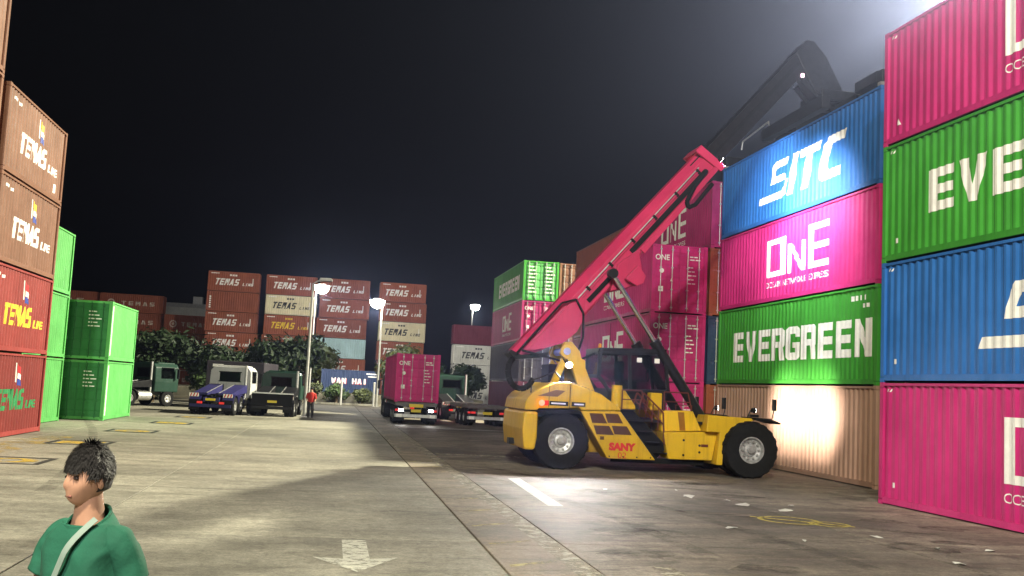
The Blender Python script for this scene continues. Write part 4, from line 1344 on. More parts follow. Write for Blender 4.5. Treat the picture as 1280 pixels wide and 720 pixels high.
# headlamps at the front
for y in (-1.55, 1.5):
    obj('headlamp_stalk', MB().tube((3.0, y, 1.74), (3.12, y, 2.0), .02, n=6), BLACK_P, rs)
    lamp_part(rs, 'headlamp', (3.25, y, 2.0), (1, .22 if y < 0 else -.1, 0.0), .09, LENS_SM, 1700, (1.0, .91, .78), 84, 1.0)
# boom lamps
lamp_part(rs, 'boom_lamp', (2.3, -.62, 9.9), (1, .06, -.50), .10, LENS_SM, 5200, (.92, .97, 1.0), 100, 1.0)
lamp_part(rs, 'boom_lamp', (2.3, .62, 9.9), (1, .55, -.18), .10, LENS_SM, 1800, (.92, .97, 1.0), 100, .9)

# ------------------------------------------------------------------ tractor units
def tractor(label, loc, rz, cab_mat, frame_mat, deck_mat, group, board=False, tall=3.05):
    """rear of the tractor towards local -y; width 2.5, length about 6"""
    t = thing('tractor_unit', label, 'truck', loc, rz, group)
    obj('chassis', MB().box(-.45, -.33, -2.6, 3.2, .72, .98).box(.33, .45, -2.6, 3.2, .72, .98).box(-.33, .33, -2.55, -2.45, .74, .96).box(-.33, .33, -.5, -.4, .74, .96), frame_mat, t, bevel=.01)
    obj('cab', MB().prism([(-1.2, .95), (-1.22, 1.6), (-1.18, tall - .25), (-.98, tall), (.98, tall), (1.18, tall - .25), (1.22, 1.6), (1.2, .95)], 1.2, 3.1), cab_mat, t, bevel=.05)
    obj('cab_roof_shield', MB().prism([(-.9, tall), (-.85, tall + .08), (.85, tall + .08), (.9, tall)], 1.6, 3.0), cab_mat, t, bevel=.04)
    obj('rear_window', MB().box(-.62, .62, 1.185, 1.197, tall - .85, tall - .35), GLASS, t)
    obj('window_trim', MB().box(-.68, .68, 1.188, 1.199, tall - .35, tall - .29).box(-.68, .68, 1.188, 1.199, tall - .91, tall - .85), BLACK_M, t)
    for i in range(9):
        obj('cab_rib', MB().box(-.82 + i * .2, -.76 + i * .2, 1.17, 1.197, 1.1, tall - .95), cab_mat, t)
    obj('side_window', MB().box(-1.245, -1.19, 1.7, 2.7, 1.85, 2.55), GLASS, t)
    obj('side_window', MB().box(1.19, 1.245, 1.7, 2.7, 1.85, 2.55), GLASS, t)
    obj('deck_plate', MB().box(-.5, .5, -.3, 1.1, .99, 1.03), STEEL, t)
    obj('fifth_wheel', MB().lathe([(.001, 0), (.46, 0), (.50, .05), (.46, .10), (.001, .10)], 20, 'z', (0, -1.3, 1.06)).box(-.4, -.12, -2.2, -1.4, 1.02, 1.08).box(.12, .4, -2.2, -1.4, 1.02, 1.08), BLACK_P, t)
    for s in (-1, 1):
        for ya in (-1.95, -.65):
            # mudguard: half ring over the dual wheels
            prof = [(.66 * math.cos(R(a)), .66 * math.sin(R(a))) for a in range(15, 166, 15)]
            inn = [(.62 * math.cos(R(a)), .62 * math.sin(R(a))) for a in range(165, 14, -15)]
            mb = MB()
            poly = prof + inn
            n = len(poly)
            x0, x1 = s * .60, s * 1.24
            k = len(prof)
            v = [(x, ya + p, .52 + q) for x in (x0, x1) for p, q in poly]
            f = [(i, i + 1, n - 2 - i, n - 1 - i) for i in range(k - 1)] + [(i + n, n + n - 1 - i, n + n - 2 - i, i + 1 + n) for i in range(k - 1)]
            f += [(i, i + n, (i + 1) % n + n, (i + 1) % n) for i in range(n)]
            mb.add(v, f)
            obj('mudguard', mb, deck_mat, t)
            for q, xx in ((0, .80), (1, 1.10)):
                tw = wheel(t, s * xx, ya, .52, .52, .27, 1 if s > 0 else -1, 0)
                tw.rotation_euler = (0, 0, R(-90))
        tw = wheel(t, s * 1.05, 2.35, .52, .52, .30, 1 if s > 0 else -1, 0)
        tw.rotation_euler = (0, 0, R(-90))
        obj('mudflap', MB().box(s * .92 - .30, s * .92 + .30, -2.66, -2.64, .25, .85), BLACK_M, t)
        obj('chevron_board', MB().prism([(s * .95 - .26, 1.0), (s * .95 + .26, 1.0), (s * .95 + .26, 1.2), (s * .95 - .26, 1.2)], -2.70, -2.68), LETTER, t)
        for k in range(3):
            x = s * .95 - .22 + k * .17
            obj('chevron_stripe', MB().prism([(x, 1.01), (x + .07, 1.01), (x + .13, 1.19), (x + .06, 1.19)], -2.707, -2.702), LETTER_R, t)
        obj('tail_lamp', MB().box(s * .62 - .14, s * .62 + .14, -2.70, -2.62, .62, .74), TAIL_FAINT, t, bevel=.01)
        obj('mirror_arm', MB().tube((s * 1.2, 2.9, 2.5), (s * 1.48, 2.9, 2.45), .02, n=6), BLACK_P, t)
        obj('mirror', MB().box(s * 1.42 - .1, s * 1.42 + .1, 2.84, 2.92, 1.85, 2.45), BLACK_P, t, bevel=.02)
        obj('fuel_tank', MB().tube((s * .85, .1, .68), (s * .85, 1.1, .68), .30, n=16), STEEL, t, smooth=True)
    for s in (-1, 1):
        obj('ramp', MB().add([(s * .30, -2.3, 1.22), (s * 1.1, -2.3, 1.22), (s * 1.1, 1.05, 1.72), (s * .30, 1.05, 1.72), (s * .30, -2.3, 1.10), (s * 1.1, -2.3, 1.10), (s * 1.1, 1.05, 1.25), (s * .30, 1.05, 1.25)],
            [(0, 1, 2, 3), (7, 6, 5, 4), (0, 4, 5, 1), (1, 5, 6, 2), (2, 6, 7, 3), (3, 7, 4, 0)]), deck_mat, t, bevel=.01)
        obj('ramp_edge', MB().bar((s * .34, -2.31, 1.235), (s * .34, 1.04, 1.735), .05, .02), STEEL, t)
    if board:
        obj('rear_board', MB().box(-1.18, 1.18, -2.735, -2.712, .62, 1.30), BLACK_M, t, bevel=.008)
        obj('board_edge', MB().box(-1.2, 1.2, -2.74, -2.66, 1.31, 1.38), STEEL, t)
    obj('rear_bumper', MB().box(-1.15, 1.15, -2.74, -2.62, .42, .60), frame_mat, t, bevel=.015)
    obj('number_plate', MB().box(-.27, .27, -2.765, -2.745, .80, .93), PLATE_Y, t)
    obj('exhaust_stack', MB().tube((.98, 1.05, .9), (.98, 1.05, tall + .1), .075, n=12), STEEL, t, smooth=True)
    return t

CAB_WHITE = paint('white_cab_paint', (.50, .50, .49), .05, .35, .3)
DECK_BLUE = paint('blue_chassis_paint', (.016, .014, .085), .08)
CAB_GREEN = paint('dark_green_cab_paint', (.007, .034, .022), .08, .35)
G_TR = 'tractor units parked on the left'
tractor('blue tractor unit with white cab parked beside the green tractor', (-6.15, 62.4, 0), R(-9), CAB_WHITE, DECK_BLUE, DECK_BLUE, G_TR, tall=2.78)
tractor('dark green tractor unit parked next to the tall lamp pole', (-3.1, 64.0, 0), R(-4), CAB_GREEN, BLACK_P, BLACK_P, G_TR, board=True, tall=2.62)
tractor('dark green tractor unit side-on beside the two-high green containers', (-13.0, 70.0, 0), R(-42), CAB_GREEN, STEEL, BLACK_P, G_TR, tall=2.8)

# grey covered trailer body behind the blue tractor
gt = thing('box_trailer', 'dark grey box trailer standing behind the white cab', 'trailer', (-6.1, 73.5, 0), R(-6))
obj('box_body', MB().box(-1.9, 1.9, -2.5, 3.5, 1.1, 3.2), CHARCOAL, gt, bevel=.04)
obj('chassis', MB().box(-.6, .6, -2.4, 3.4, .8, 1.1), BLACK_P, gt)
obj('lettering', MB().prism([(-1.5, 2.8), (-.8, 2.8), (-.8, 2.98), (-1.5, 2.98)], -2.515, -2.505), LETTER, gt)
for s in (-1, 1):
    tw = wheel(gt, s * 1.0, -1.2, .5, .5, .3, s, 0)
    tw.rotation_euler = (0, 0, R(-90))
    tw = wheel(gt, s * 1.0, 2.2, .5, .5, .3, s, 0)
    tw.rotation_euler = (0, 0, R(-90))

def trailer_chassis(label, loc, rz, group, L=12.3, lit=False):
    t = thing('container_trailer', label, 'trailer', loc, rz, group)
    mb = MB()
    for s in (-1, 1):
        mb.box(s * .5 - .07, s * .5 + .07, 0.05, L, .95, 1.25)
    for y in (.0, 2.0, 4.0, 6.2, 8.4, L - .3):
        mb.box(-1.2, 1.2, y, y + .2, 1.05, 1.25)
    obj('chassis', mb, plain('trailer_steel', (.10, .09, .085), .5), t, bevel=.012)
    for s in (-1, 1):
        for y in (1.2, 2.5, 3.8):
            for xx in (.78, 1.08):
                tw = wheel(t, s * xx, y, .5, .5, .26, s, 0)
                tw.rotation_euler = (0, 0, R(-90))
        obj('tail_lamp', MB().box(s * .85 - .13, s * .85 + .13, -.06, .0, .74, .86), LENS_SM if lit else TAIL_FAINT, t, bevel=.01)
        obj('brake_lamp', MB().box(s * 1.1 - .08, s * 1.1 + .08, -.06, .0, .74, .86), TAIL_FAINT, t, bevel=.01)
        obj('mudflap', MB().box(s * .93 - .3, s * .93 + .3, .25, .27, .2, .85), BLACK_M, t)
        obj('bumper_marker', MB().box(s * .95 - .16, s * .95 + .16, -.085, -.062, .40, .58), LETTER, t)
    obj('rear_bumper', MB().box(-1.2, 1.2, -.06, .06, .40, .58), STEEL, t, bevel=.012)
    obj('number_plate', MB().box(-.28, .28, -.075, -.005, .70, .86), PLATE_Y, t)
    if lit:
        obj('number_plate', MB().box(-.40, .40, -.012, -.002, .98, 1.16), PLATE_Y, t)
    return t

tz = 1.26
ty = 58.6
trailer_chassis('container trailer with lit reversing lamps under the magenta container', (4.85, ty, 0), R(0), 'trailers on the lane', lit=True)
c = container('magenta ONE container riding on the trailer in the lane', PINK, 4.85, ty + 6.15, tz, L=12.19, H=2.75, W=2.5)
one_door_marks(c, 12.19, 2.75)
for s in (-1, 1):
    lamp('reversing_light', 'SPOT', (4.85 + s * .85, ty - .12, .80), 55, (1, .95, .9), .05, (4.85 + s * .85, ty - 4, .2), 130, .9)
tractor('tractor unit pulling the magenta container, seen only by its mirrors', (4.85, ty + 13.4, 0), 0, CAB_GREEN, BLACK_P, BLACK_P, 'tractors coupled to trailers')
trailer_chassis('empty skeletal container trailer left of the yellow reach stacker', (9.2, 60.2, 0), R(3), 'trailers on the lane', L=10.5)
tractor('dark green tractor unit coupled to the empty skeletal trailer', (8.55, 71.8, 0), R(3), CAB_GREEN, BLACK_P, BLACK_P, 'tractors coupled to trailers')

# ------------------------------------------------------------------ WAN HAI box on a raised verge, kerb, posts
structure(obj('raised_verge', MB().box(-22, 16, 108, 123, -.2, .95), verge_mat, bevel=.08))
kerb = structure(obj('far_kerb', MB().box(-3, 14, 99.6, 99.9, -.1, .16), CONC_L, bevel=.02))
c = container('dark blue WAN HAI container on the raised verge in the distance', BLUE_DARK, -1.1 + 3.2, 116.2, .95, L=6.4, H=2.56, rz=R(90), detail=0)
lettering(c, word_block('WAN HAI', 3.9, .60, .16), -1, LETTER_R, 6.4, 2.56, 2.44, -.1, 1.30, name='company_name')
lettering(c, shift(word_block('WAN HAI', 3.9, .60, .16), -.05, .05), -1, LETTER, 6.4, 2.56, 2.44, -.1, 1.30, name='company_name', eps=.012)
lettering(c, [rect(0, 1.2, 0, .12), rect(.2, 1.2, -.3, -.18)], -1, LETTER, 6.4, 2.56, 2.44, 1.7, 2.15, name='side_decal')
for i, (x, lb) in enumerate(((1.0, 'white gate post left of the two in front of the distant blue container'), (4.05, 'white gate post right of the two in front of the distant blue container'))):
    p = thing('gate_post', lb, 'post', (x, 98, 0), 0, 'white gate posts')
    obj('post', MB().tube((0, 0, 0), (0, 0, 2.2), .10, n=12), CAB_WHITE, p, smooth=True)
    obj('cap', MB().lathe([(.001, 2.3), (.08, 2.27), (.115, 2.2), (.001, 2.2)], 12, 'z'), CAB_WHITE, p, smooth=True)

# ------------------------------------------------------------------ lamp poles
def lamp_pole(label, base, h, arm, head_at, lit, power, color=(1.0, .95, .82), r=.11, head=.32, group='lamp poles in the yard'):
    t = thing('lamp_pole', label, 'lamp pole', base, 0, group)
    obj('base_plate', MB().box(-.25, .25, -.25, .25, 0, .04), STEEL, t)
    obj('pole', MB().tube((0, 0, .04), (0, 0, h), r, r * .6, n=12), POLE, t, smooth=True)
    ax, az = head_at
    pa = [(0, 0, h - .05), (ax * .35, 0, h + (az - h) * .8), (ax, 0, az)]
    obj('arm', MB().path(pa, r * .5), POLE, t, smooth=True)
    hd_ = obj('lamp_head', MB().prism([(-head * 1.3, .0), (-head * 1.1, .14), (head * .9, .16), (head * 1.3, .04), (head * 1.2, -.03), (-head * 1.2, -.03)], -.2, .2), POLE, t, bevel=.02, loc=(ax, -.1, az))
    if lit:
        obj('lamp_lens', MB().lathe([(.001, -.80), (.36, -.72), (.62, -.46), (.70, -.03), (.001, -.03)], 24, 'z'), LENS, hd_, smooth=True)  # lens made oversized so its glowing shape stands for the glare
        b = Vector(base)
        q = Vector((b.x + ax, b.y + .3, b.z + az - 1.0))
        lamp('street_beam', 'SPOT', q, power, color, .4, q + Vector((-.05, 1, -.25)), 150, .6)
        lamp('street_light', 'POINT', (b.x + ax, b.y - .1, b.z + az - 1.0), power * .16, color, .5)
    else:
        obj('lamp_lens', MB().box(-head, head, -.16, .16, -.06, -.03), GLASS, hd_)
    return t

lamp_pole('tall unlit lamp pole beside the dark green tractor', (-1.46, 63.4, 0), 8.1, 0, (.75, 8.3), False, 0, r=.10)
lamp_pole('lit lamp pole just right of the tall unlit pole', (-2.0, 99.0, 0), 10.6, 0, (.55, 11.2), True, 16000)
lamp_pole('lit lamp pole with the largest glare, left of the magenta trailer', (4.3, 97.0, 0), 9.5, 0, (-.5, 10.0), True, 16000)
lamp_pole('distant lit lamp pole above the far white containers', (19.9, 150.0, 0), 13.8, 0, (.35, 14.4), True, 7000)

# ------------------------------------------------------------------ trees and shrubs
LEAF = []
for nm, c_ in (('leaf_dark', (.010, .023, .006)), ('leaf_mid', (.024, .045, .010)), ('leaf_olive', (.036, .045, .012))):
    mt = plain(nm, c_, .6, vary=.5, scale=1.2)
    LEAF.append(mt)
BARK = plain('bark', (.09, .065, .04), .9, vary=.4, bump=.5)

def tree(label, x, y, z0, h, rx, rz_, base_h, n, mat, name='tree', leaf=.34, group='trees along the far edge'):
    t = thing(name, label, 'tree' if name == 'tree' else 'shrub', (x, y, z0), 0, group)
    rnd = random.Random(int(x * 100 + y))
    tr = MB()
    tr.tube((0, 0, 0), (.1, 0, h * .45), .16, .10, 10)
    clumps = []
    for i in range(14):
        a = rnd.uniform(0, 2 * math.pi)
        el = rnd.uniform(-.3, 1)
        d = Vector((math.cos(a) * rx * rnd.uniform(.25, .8), math.sin(a) * rx * .8 * rnd.uniform(.25, .8), base_h + (h - base_h) * (.5 + .42 * el)))
        clumps.append((d, rnd.uniform(.28, .5) * rx))
        tr.tube((.1 * .7, 0, h * .3), d, .06, .015, 6)
    obj('trunk', tr, BARK, t, smooth=True)
    mb = MB()
    for i in range(n):
        c0, cr = clumps[rnd.randrange(len(clumps))]
        v = Vector((rnd.gauss(0, 1), rnd.gauss(0, 1), rnd.gauss(0, .8)))
        v = v.normalized() * cr * (rnd.random() ** .45) * rnd.choice((1, 1, 1, 1.25))
        p = c0 + v
        if p.z < .1:
            continue
        nrm = (v.normalized() + Vector((rnd.uniform(-.8, .8), rnd.uniform(-.8, .8), rnd.uniform(-.3, .9)))).normalized()
        u = nrm.orthogonal().normalized()
        u = (Matrix.Rotation(rnd.uniform(0, 6.28), 3, nrm) @ u)
        w = nrm.cross(u)
        s = leaf * rnd.uniform(.5, 1.2)
        mb.add([p - u * s, p - w * s * .45 + nrm * s * .1, p + u * s, p + w * s * .45 + nrm * s * .1], [(0, 1, 2, 3)])
    obj('crown', mb, mat, t)
    return t

tree('broad dark tree behind the dark green tractor', -4.2, 84, 0, 5.3, 3.3, 3, 1.0, 4000, LEAF[0])
tree('dark tree left of the broad one, behind the blue tractor', -9.6, 92, 0, 4.4, 3.2, 3, .8, 3400, LEAF[0])
tree('dim tree behind the two-high green containers', -14.6, 90, 0, 5.2, 3.2, 3, .9, 3400, LEAF[0])
tree('dim tree at the far left beyond the light green stack', -20.5, 96, 0, 5.2, 3.4, 3, 1.2, 3200, LEAF[0])
tree('loose olive tree between the lamp poles', -1.2, 126, 0, 6.2, 3.0, 3, 1.5, 3000, LEAF[2])
tree('loose olive tree left of the magenta trailer', 7.2, 112, 0, 6.0, 2.6, 3, 1.5, 2600, LEAF[2])
tree('loose green tree in front of the far white containers', 15.6, 118, 0, 4.6, 2.2, 3, 1.0, 2200, LEAF[0])
tree('dark green tree right of the magenta trailer', 9.9, 112, 0, 4.6, 2.6, 3, 1.5, 2600, LEAF[0])
for i, (x, y, s) in enumerate(((-13.0, 80, 1.5), (-8.4, 80, 1.5), (-2.0, 101.5, 1.3), (6.9, 102, 1.6), (.6, 106.5, 1.3), (3.2, 106.8, 1.1), (-17.5, 82, 1.7))):
    tree(['low shrub left of the blue tractor', 'low shrub behind the blue tractor', 'low shrub behind the lamp pole base', 'low shrub left of the magenta trailer wheels', 'low shrub left in front of the distant blue container', 'low shrub right in front of the distant blue container', 'low shrub at the far left behind the dark green tractor'][i],
         x, y, 0, s * 1.3, s, 1, .1, 900, LEAF[i % 3], 'shrub', .22, 'shrubs along the far edge')

# ------------------------------------------------------------------ people
def skin_body(name, verts, edges, radii, mat, parent, sub=2, root=0):
    me = bpy.data.meshes.new(name)
    me.from_pydata(verts, edges, [])
    o = bpy.data.objects.new(name, me)
    COL.objects.link(o)
    sk = o.modifiers.new('skin', 'SKIN')
    sk.use_smooth_shade = True
    su = o.modifiers.new('sub', 'SUBSURF')
    su.levels = sub
    su.render_levels = sub
    lay = me.skin_vertices[0].data if me.skin_vertices else None
    for i, r in enumerate(radii):
        lay[i].radius = r if isinstance(r, tuple) else (r, r)
        lay[i].use_root = (i == root)
    dg = bpy.context.evaluated_depsgraph_get()
    dg.update()
    me2 = bpy.data.meshes.new_from_object(o.evaluated_get(dg))
    bpy.data.objects.remove(o)
    for p in me2.polygons:
        p.use_smooth = True
    me2.name = name
    me2.materials.clear()
    return link(name, me2, mat, parent)

SKIN_M = plain('skin', (.38, .205, .135), .5, vary=.14, scale=6)
HAIR = plain('black_hair', (.012, .010, .010), .45, vary=.4, scale=30, bump=.6)
SHIRT = plain('green_shirt', (.010, .080, .047), .85, vary=.2, scale=5, bump=.2)
STRAP = plain('grey_green_strap', (.17, .22, .19), .7, vary=.1, scale=12)
PANTS = plain('dark_trousers', (.03, .03, .035), .8)

def ellipsoid_mesh(name, c, r, nu=28, nv=20, fn=None):
    mb = MB()
    v = []
    for j in range(nv + 1):
        ph = -math.pi / 2 + math.pi * j / nv
        for i in range(nu):
            th = 2 * math.pi * i / nu
            d = Vector((math.cos(ph) * math.cos(th), math.cos(ph) * math.sin(th), math.sin(ph)))
            p = Vector((d.x * r[0], d.y * r[1], d.z * r[2]))
            if fn:
                p = fn(p, d)
            v.append(Vector(c) + p)
    f = []
    for j in range(nv):
        for i in range(nu):
            f.append((j * nu + i, j * nu + (i + 1) % nu, (j + 1) * nu + (i + 1) % nu, (j + 1) * nu + i))
    mb.add(v, f)
    me = mb.mesh(name, smooth=False)
    for p in me.polygons:
        p.use_smooth = True
    return me

def gauss(d, c, s):
    c = Vector(c).normalized()
    return math.exp(-((d - c).length_squared) / (s * s))

# foreground man: local frame faces -y... facing direction is local +y, x to his right
PX_, PY_ = -.885, 4.25
man = thing('person', 'man with short black hair in a green t-shirt with grey strap, in the foreground', 'person', (PX_, PY_, 0), R(148))
man.scale = (.82, .90, .985)
SHZ = 1.655                      # shoulder height
NZ = 1.755
# body, neck and arms as one continuous surface (skin), clothes over it
bv = [(0, 0, 1.02), (0, 0, 1.20), (0, .01, 1.42), (0, .0, 1.60), (0, -.005, 1.70), (0, .010, 1.78), (0, .02, 1.86)]
be = [(i, i + 1) for i in range(6)]
br = [(.14, .10), (.13, .09), (.135, .09), (.10, .07), (.078, .072), (.062, .062), (.058, .06)]
def limb(pts, rad, att):
    o = len(bv)
    bv.extend(pts)
    br.extend(rad)
    be.append((att, o))
    for i in range(len(pts) - 1):
        be.append((o + i, o + i + 1))
for s in (-1, 1):
    sw = .10 * s
    limb([(s * .160, -.01, SHZ - .03), (s * .222, -.02 + sw * .4, 1.46), (s * .242, -.02 + sw, 1.32), (s * .252, .05 + sw * 1.4, 1.16), (s * .252, .09 + sw * 1.6, 1.05)],
         [.046, .052, .046, .040, .032], 3)
    limb([(s * .10, 0, .95), (s * .11, .12 * s, .55), (s * .11, .05 * s - .03, .12), (s * .11, .05 * s + .14, .05)], [.105, .07, .05, .04], 0)
body = skin_body('body', bv, be, br, SKIN_M, man)
# hands with five fingers
for s in (-1, 1):
    sw = .10 * s
    w = Vector((s * .252, .09 + sw * 1.6, 1.05))
    hv = [w + Vector((0, 0, .02)), w + Vector((0, .01, -.05)), w + Vector((0, .015, -.085))]
    he = [(0, 1), (1, 2)]
    hr_ = [(.024, .03), (.018, .042), (.016, .042)]
    for k in range(4):
        b0 = w + Vector((0, .045 - k * .022, -.088))
        o = len(hv)
        ln = (.072, .082, .078, .062)[k]
        hv += [b0, b0 + Vector((-s * .010, .003, -ln * .5)), b0 + Vector((-s * .03, .004, -ln))]
        hr_ += [.0098, .009, .0078]
        he += [(2, o), (o, o + 1), (o + 1, o + 2)]
    o = len(hv)
    hv += [w + Vector((0, .045, -.035)), w + Vector((-s * .012, .068, -.070)), w + Vector((-s * .024, .075, -.10))]
    hr_ += [.013, .011, .009]
    he += [(1, o), (o, o + 1), (o + 1, o + 2)]
    skin_body('hand', [tuple(v) for v in hv], he, hr_, SKIN_M, body, 1)

# t-shirt: lofted rings for the torso plus sleeves, open at neck
def loft(rings, closed_top=False):
    mb = MB()
    n = len(rings[0])
    v = [p for r_ in rings for p in r_]
    f = []
    for j in range(len(rings) - 1):
        for i in range(n):
            f.append((j * n + i, j * n + (i + 1) % n, (j + 1) * n + (i + 1) % n, (j + 1) * n + i))
    return mb.add(v, f)

def ering(cx, cy, cz, rx, ry, n=40, tilt=0.0, sq=2.3, wr=0.0, ph=0.0):
    out = []
    for i in range(n):
        t = 2 * math.pi * i / n
        c_, s_ = math.cos(t), math.sin(t)
        x = rx * math.copysign(abs(c_) ** (2 / sq), c_)
        y = ry * math.copysign(abs(s_) ** (2 / sq), s_)
        k = 1 + wr * math.sin(5 * t + ph)
        out.append((cx + x * k, cy + y * k, cz + tilt * y))
    return out
PROF = [(.98, .185, .135, 0, 2.3, 0), (1.10, .182, .132, 0, 2.3, 0), (1.25, .180, .130, .005, 2.3, 0), (1.40, .188, .136, .012, 2.4, 0), (1.50, .192, .136, .010, 2.5, 0),
        (1.58, .192, .128, .005, 2.6, .05), (1.635, .182, .114, .0, 2.6, .06), (1.675, .158, .104, -.004, 2.4, -.02), (1.705, .124, .094, -.004, 2.2, -.12), (1.712, .104, .090, .004, 2.0, -.42), (1.712, .096, .084, .006, 2.0, -.52)]
from mathutils import noise
rings = []
for k in range(61):
    q = k / 60 * (len(PROF) - 1)
    a, fr_ = min(int(q), len(PROF) - 2), q - min(int(q), len(PROF) - 2)
    z, rx, ry, cy, sq, tl2 = [u + (w - u) * fr_ for u, w in zip(PROF[a], PROF[a + 1])]
    rg = ering(0, cy, z, rx, ry, 72, tl2, sq)
    out = []
    fade = min(1, max(0, (1.70 - z) / .12))
    for (x, y, zz) in rg:
        # soft cloth folds: slanted ridges running from the shoulders towards the waist
        nn = noise.noise(Vector((x * 9 + zz * 2.0, y * 9, zz * 3.2 + abs(x) * 6))) * .022 + (1 - abs(noise.noise(Vector((x * 5 - zz * 3, y * 5 + 7, zz * 4))))) ** 6 * .016
        f_ = 1 + nn * fade / max(.08, rx) * 1.0
        out.append((x * f_, cy + (y - cy) * f_, zz))
    rings.append(out)
shirt = obj('t_shirt', loft(rings), SHIRT, man)
md = shirt.modifiers.new('thick', 'SOLIDIFY'); md.thickness = .005; md.offset = -1
for p in shirt.data.polygons:
    p.use_smooth = True
for s in (-1, 1):
    sw = .10 * s
    ctrl = [Vector((s * .075, -.002, 1.652)), Vector((s * .135, -.005, 1.650)), Vector((s * .178, -.010, 1.630)), Vector((s * .203, -.014 + sw * .15, 1.588)), Vector((s * .220, -.018 + sw * .3, 1.535)), Vector((s * .232, -.02 + sw * .45, 1.480))]
    crad = [.028, .052, .066, .068, .068, .072]
    rg = []
    for k in range(31):
        q = k / 30 * 5
        a, fr_ = min(int(q), 4), q - min(int(q), 4)
        c0 = ctrl[a].lerp(ctrl[a + 1], fr_)
        r_ = crad[a] + (crad[a + 1] - crad[a]) * fr_
        d = (ctrl[min(a + 2, 5)] - ctrl[max(a - 1, 0)]).normalized() if fr_ > .5 else (ctrl[a + 1] - ctrl[max(a - 1, 0)]).normalized()
        e1 = d.cross(Vector((0, 1, 0))).normalized()
        e2 = d.cross(e1)
        ro = []
        for m_ in range(40):
            t = 2 * math.pi * m_ / 40
            nn = noise.noise(Vector((math.cos(t) * 1.3 + s * 3, math.sin(t) * 1.3, k * .16))) * .009 * min(1, k / 8)
            ro.append(tuple(c0 + (e1 * math.cos(t) + e2 * math.sin(t)) * (r_ + nn)))
        rg.append(ro)
    sl = obj('sleeve', loft(rg), SHIRT, shirt)
    md = sl.modifiers.new('thick', 'SOLIDIFY'); md.thickness = .004; md.offset = -1
    md = sl.modifiers.new('smooth', 'SMOOTH'); md.iterations = 4; md.factor = .5
    for p in sl.data.polygons:
        p.use_smooth = True
# collar band
cb = MB()
for i in range(40):
    t, t2 = 2 * math.pi * i / 40, 2 * math.pi * (i + 1) / 40
    f_ = lambda q: (.098 * math.cos(q), .006 + .086 * math.sin(q), 1.712 - .52 * .086 * math.sin(q))
    cb.tube(f_(t), f_(t2), .007, n=6)
obj('collar', cb, SHIRT, shirt, smooth=True)
# trousers
for s in (-1, 1):
    pts = [Vector((s * .095, 0, 1.02)), Vector((s * .105, .06 * s, .78)), Vector((s * .11, .12 * s, .55)), Vector((s * .11, .08 * s, .3)), Vector((s * .11, .05 * s - .02, .10))]
    rg = []
    for i, c0 in enumerate(pts):
        rr_ = (.118, .105, .088, .078, .074)[i]
        rg.append(ering(c0.x, c0.y, c0.z, rr_, rr_ * 1.05, 20, 0, 2.0))
    o_ = obj('trouser_leg', loft(rg), PANTS, man, smooth=True)
    obj('shoe', MB().prism([(-.10, .0), (.19, .0), (.20, .05), (.08, .11), (-.02, .12), (-.09, .08)], -.05, .05), BLACK_M, man, smooth=True, bevel=.012, loc=(s * .11, .05 * s, 0), rot=(0, 0, R(90)))
# strap across the chest, from the left shoulder (his left = -x) down to the right hip, and the back half
def chest_pt(t):
    """t 0 shoulder .. 1 hip, in front"""
    x = -.105 + .30 * t
    z = 1.722 - .62 * t
    k = min(1, max(0, (1.73 - z) / .14))
    y = .045 + .112 * math.sin(k * math.pi / 2) - .35 * (x - .0) ** 2
    return Vector((x, y + .010, z))
def strap_mesh(fn, w=.0145, n=26):
    mb = MB()
    v = []
    for i in range(n + 1):
        p = fn(i / n)
        q = fn(min(1, i / n + .01)) - fn(max(0, i / n - .01))
        side = q.cross(Vector((0, 1, 0))).normalized() * w
        v += [p - side, p + side, p + side + Vector((0, .004, 0)), p - side + Vector((0, .004, 0))]
    f = []
    for i in range(n):
        a, b = i * 4, i * 4 + 4
        f += [(a, a + 1, b + 1, b), (a + 1, a + 2, b + 2, b + 1), (a + 2, a + 3, b + 3, b + 2), (a + 3, a, b, b + 3)]
    return mb.add(v, f)
obj('strap', strap_mesh(chest_pt), STRAP, man, smooth=True)
bk = chest_pt(.62) + Vector((0, .008, 0))
obj('strap_buckle', MB().bar(bk + Vector((-.035, 0, -.006)), bk + Vector((.045, 0, .008)), .010, .012), plain('buckle', (.5, .5, .48), .4), man)
# head
def head_fn(p, d):
    q = p.copy()
    front = max(0, d.y)
    q.y *= 1.0 if d.y > 0 else 1.06
    if d.z < -.1:                              # taper to the chin
        k = min(1, (-d.z - .1) / .9)
        q.x *= 1 - .34 * k
        q.y += .022 * k * front
        if d.y < 0:
            q.y *= 1 - .45 * k
    q.y += .020 * gauss(d, (0, 1, -.16), .15) + .012 * gauss(d, (0, 1, .02), .14)   # nose
    q.y += .010 * gauss(d, (0, 1, -.52), .2)   # mouth
    q.y += .010 * gauss(d, (0, .9, -.85), .25)  # chin
    for s in (-1, 1):
        q.y -= .013 * gauss(d, (s * .42, 1, .10), .2)   # eye sockets
        q.x += s * .006 * gauss(d, (s * .75, .8, -.18), .3)
    q.y += .006 * gauss(d, (0, 1, .32), .4)
    return q
HZ = 1.868
head = obj('head', MB(), SKIN_M, man)
head.data = ellipsoid_mesh('head', (0, 0, 0), (.078, .095, .118), 40, 32, head_fn)
head.data.materials.append(None)
head.material_slots[0].link = 'OBJECT'
head.material_slots[0].material = SKIN_M
head.location = (0, .028, HZ)
head.rotation_euler = (R(-4), 0, R(-12))
head.scale = (1.06, .98, .95)
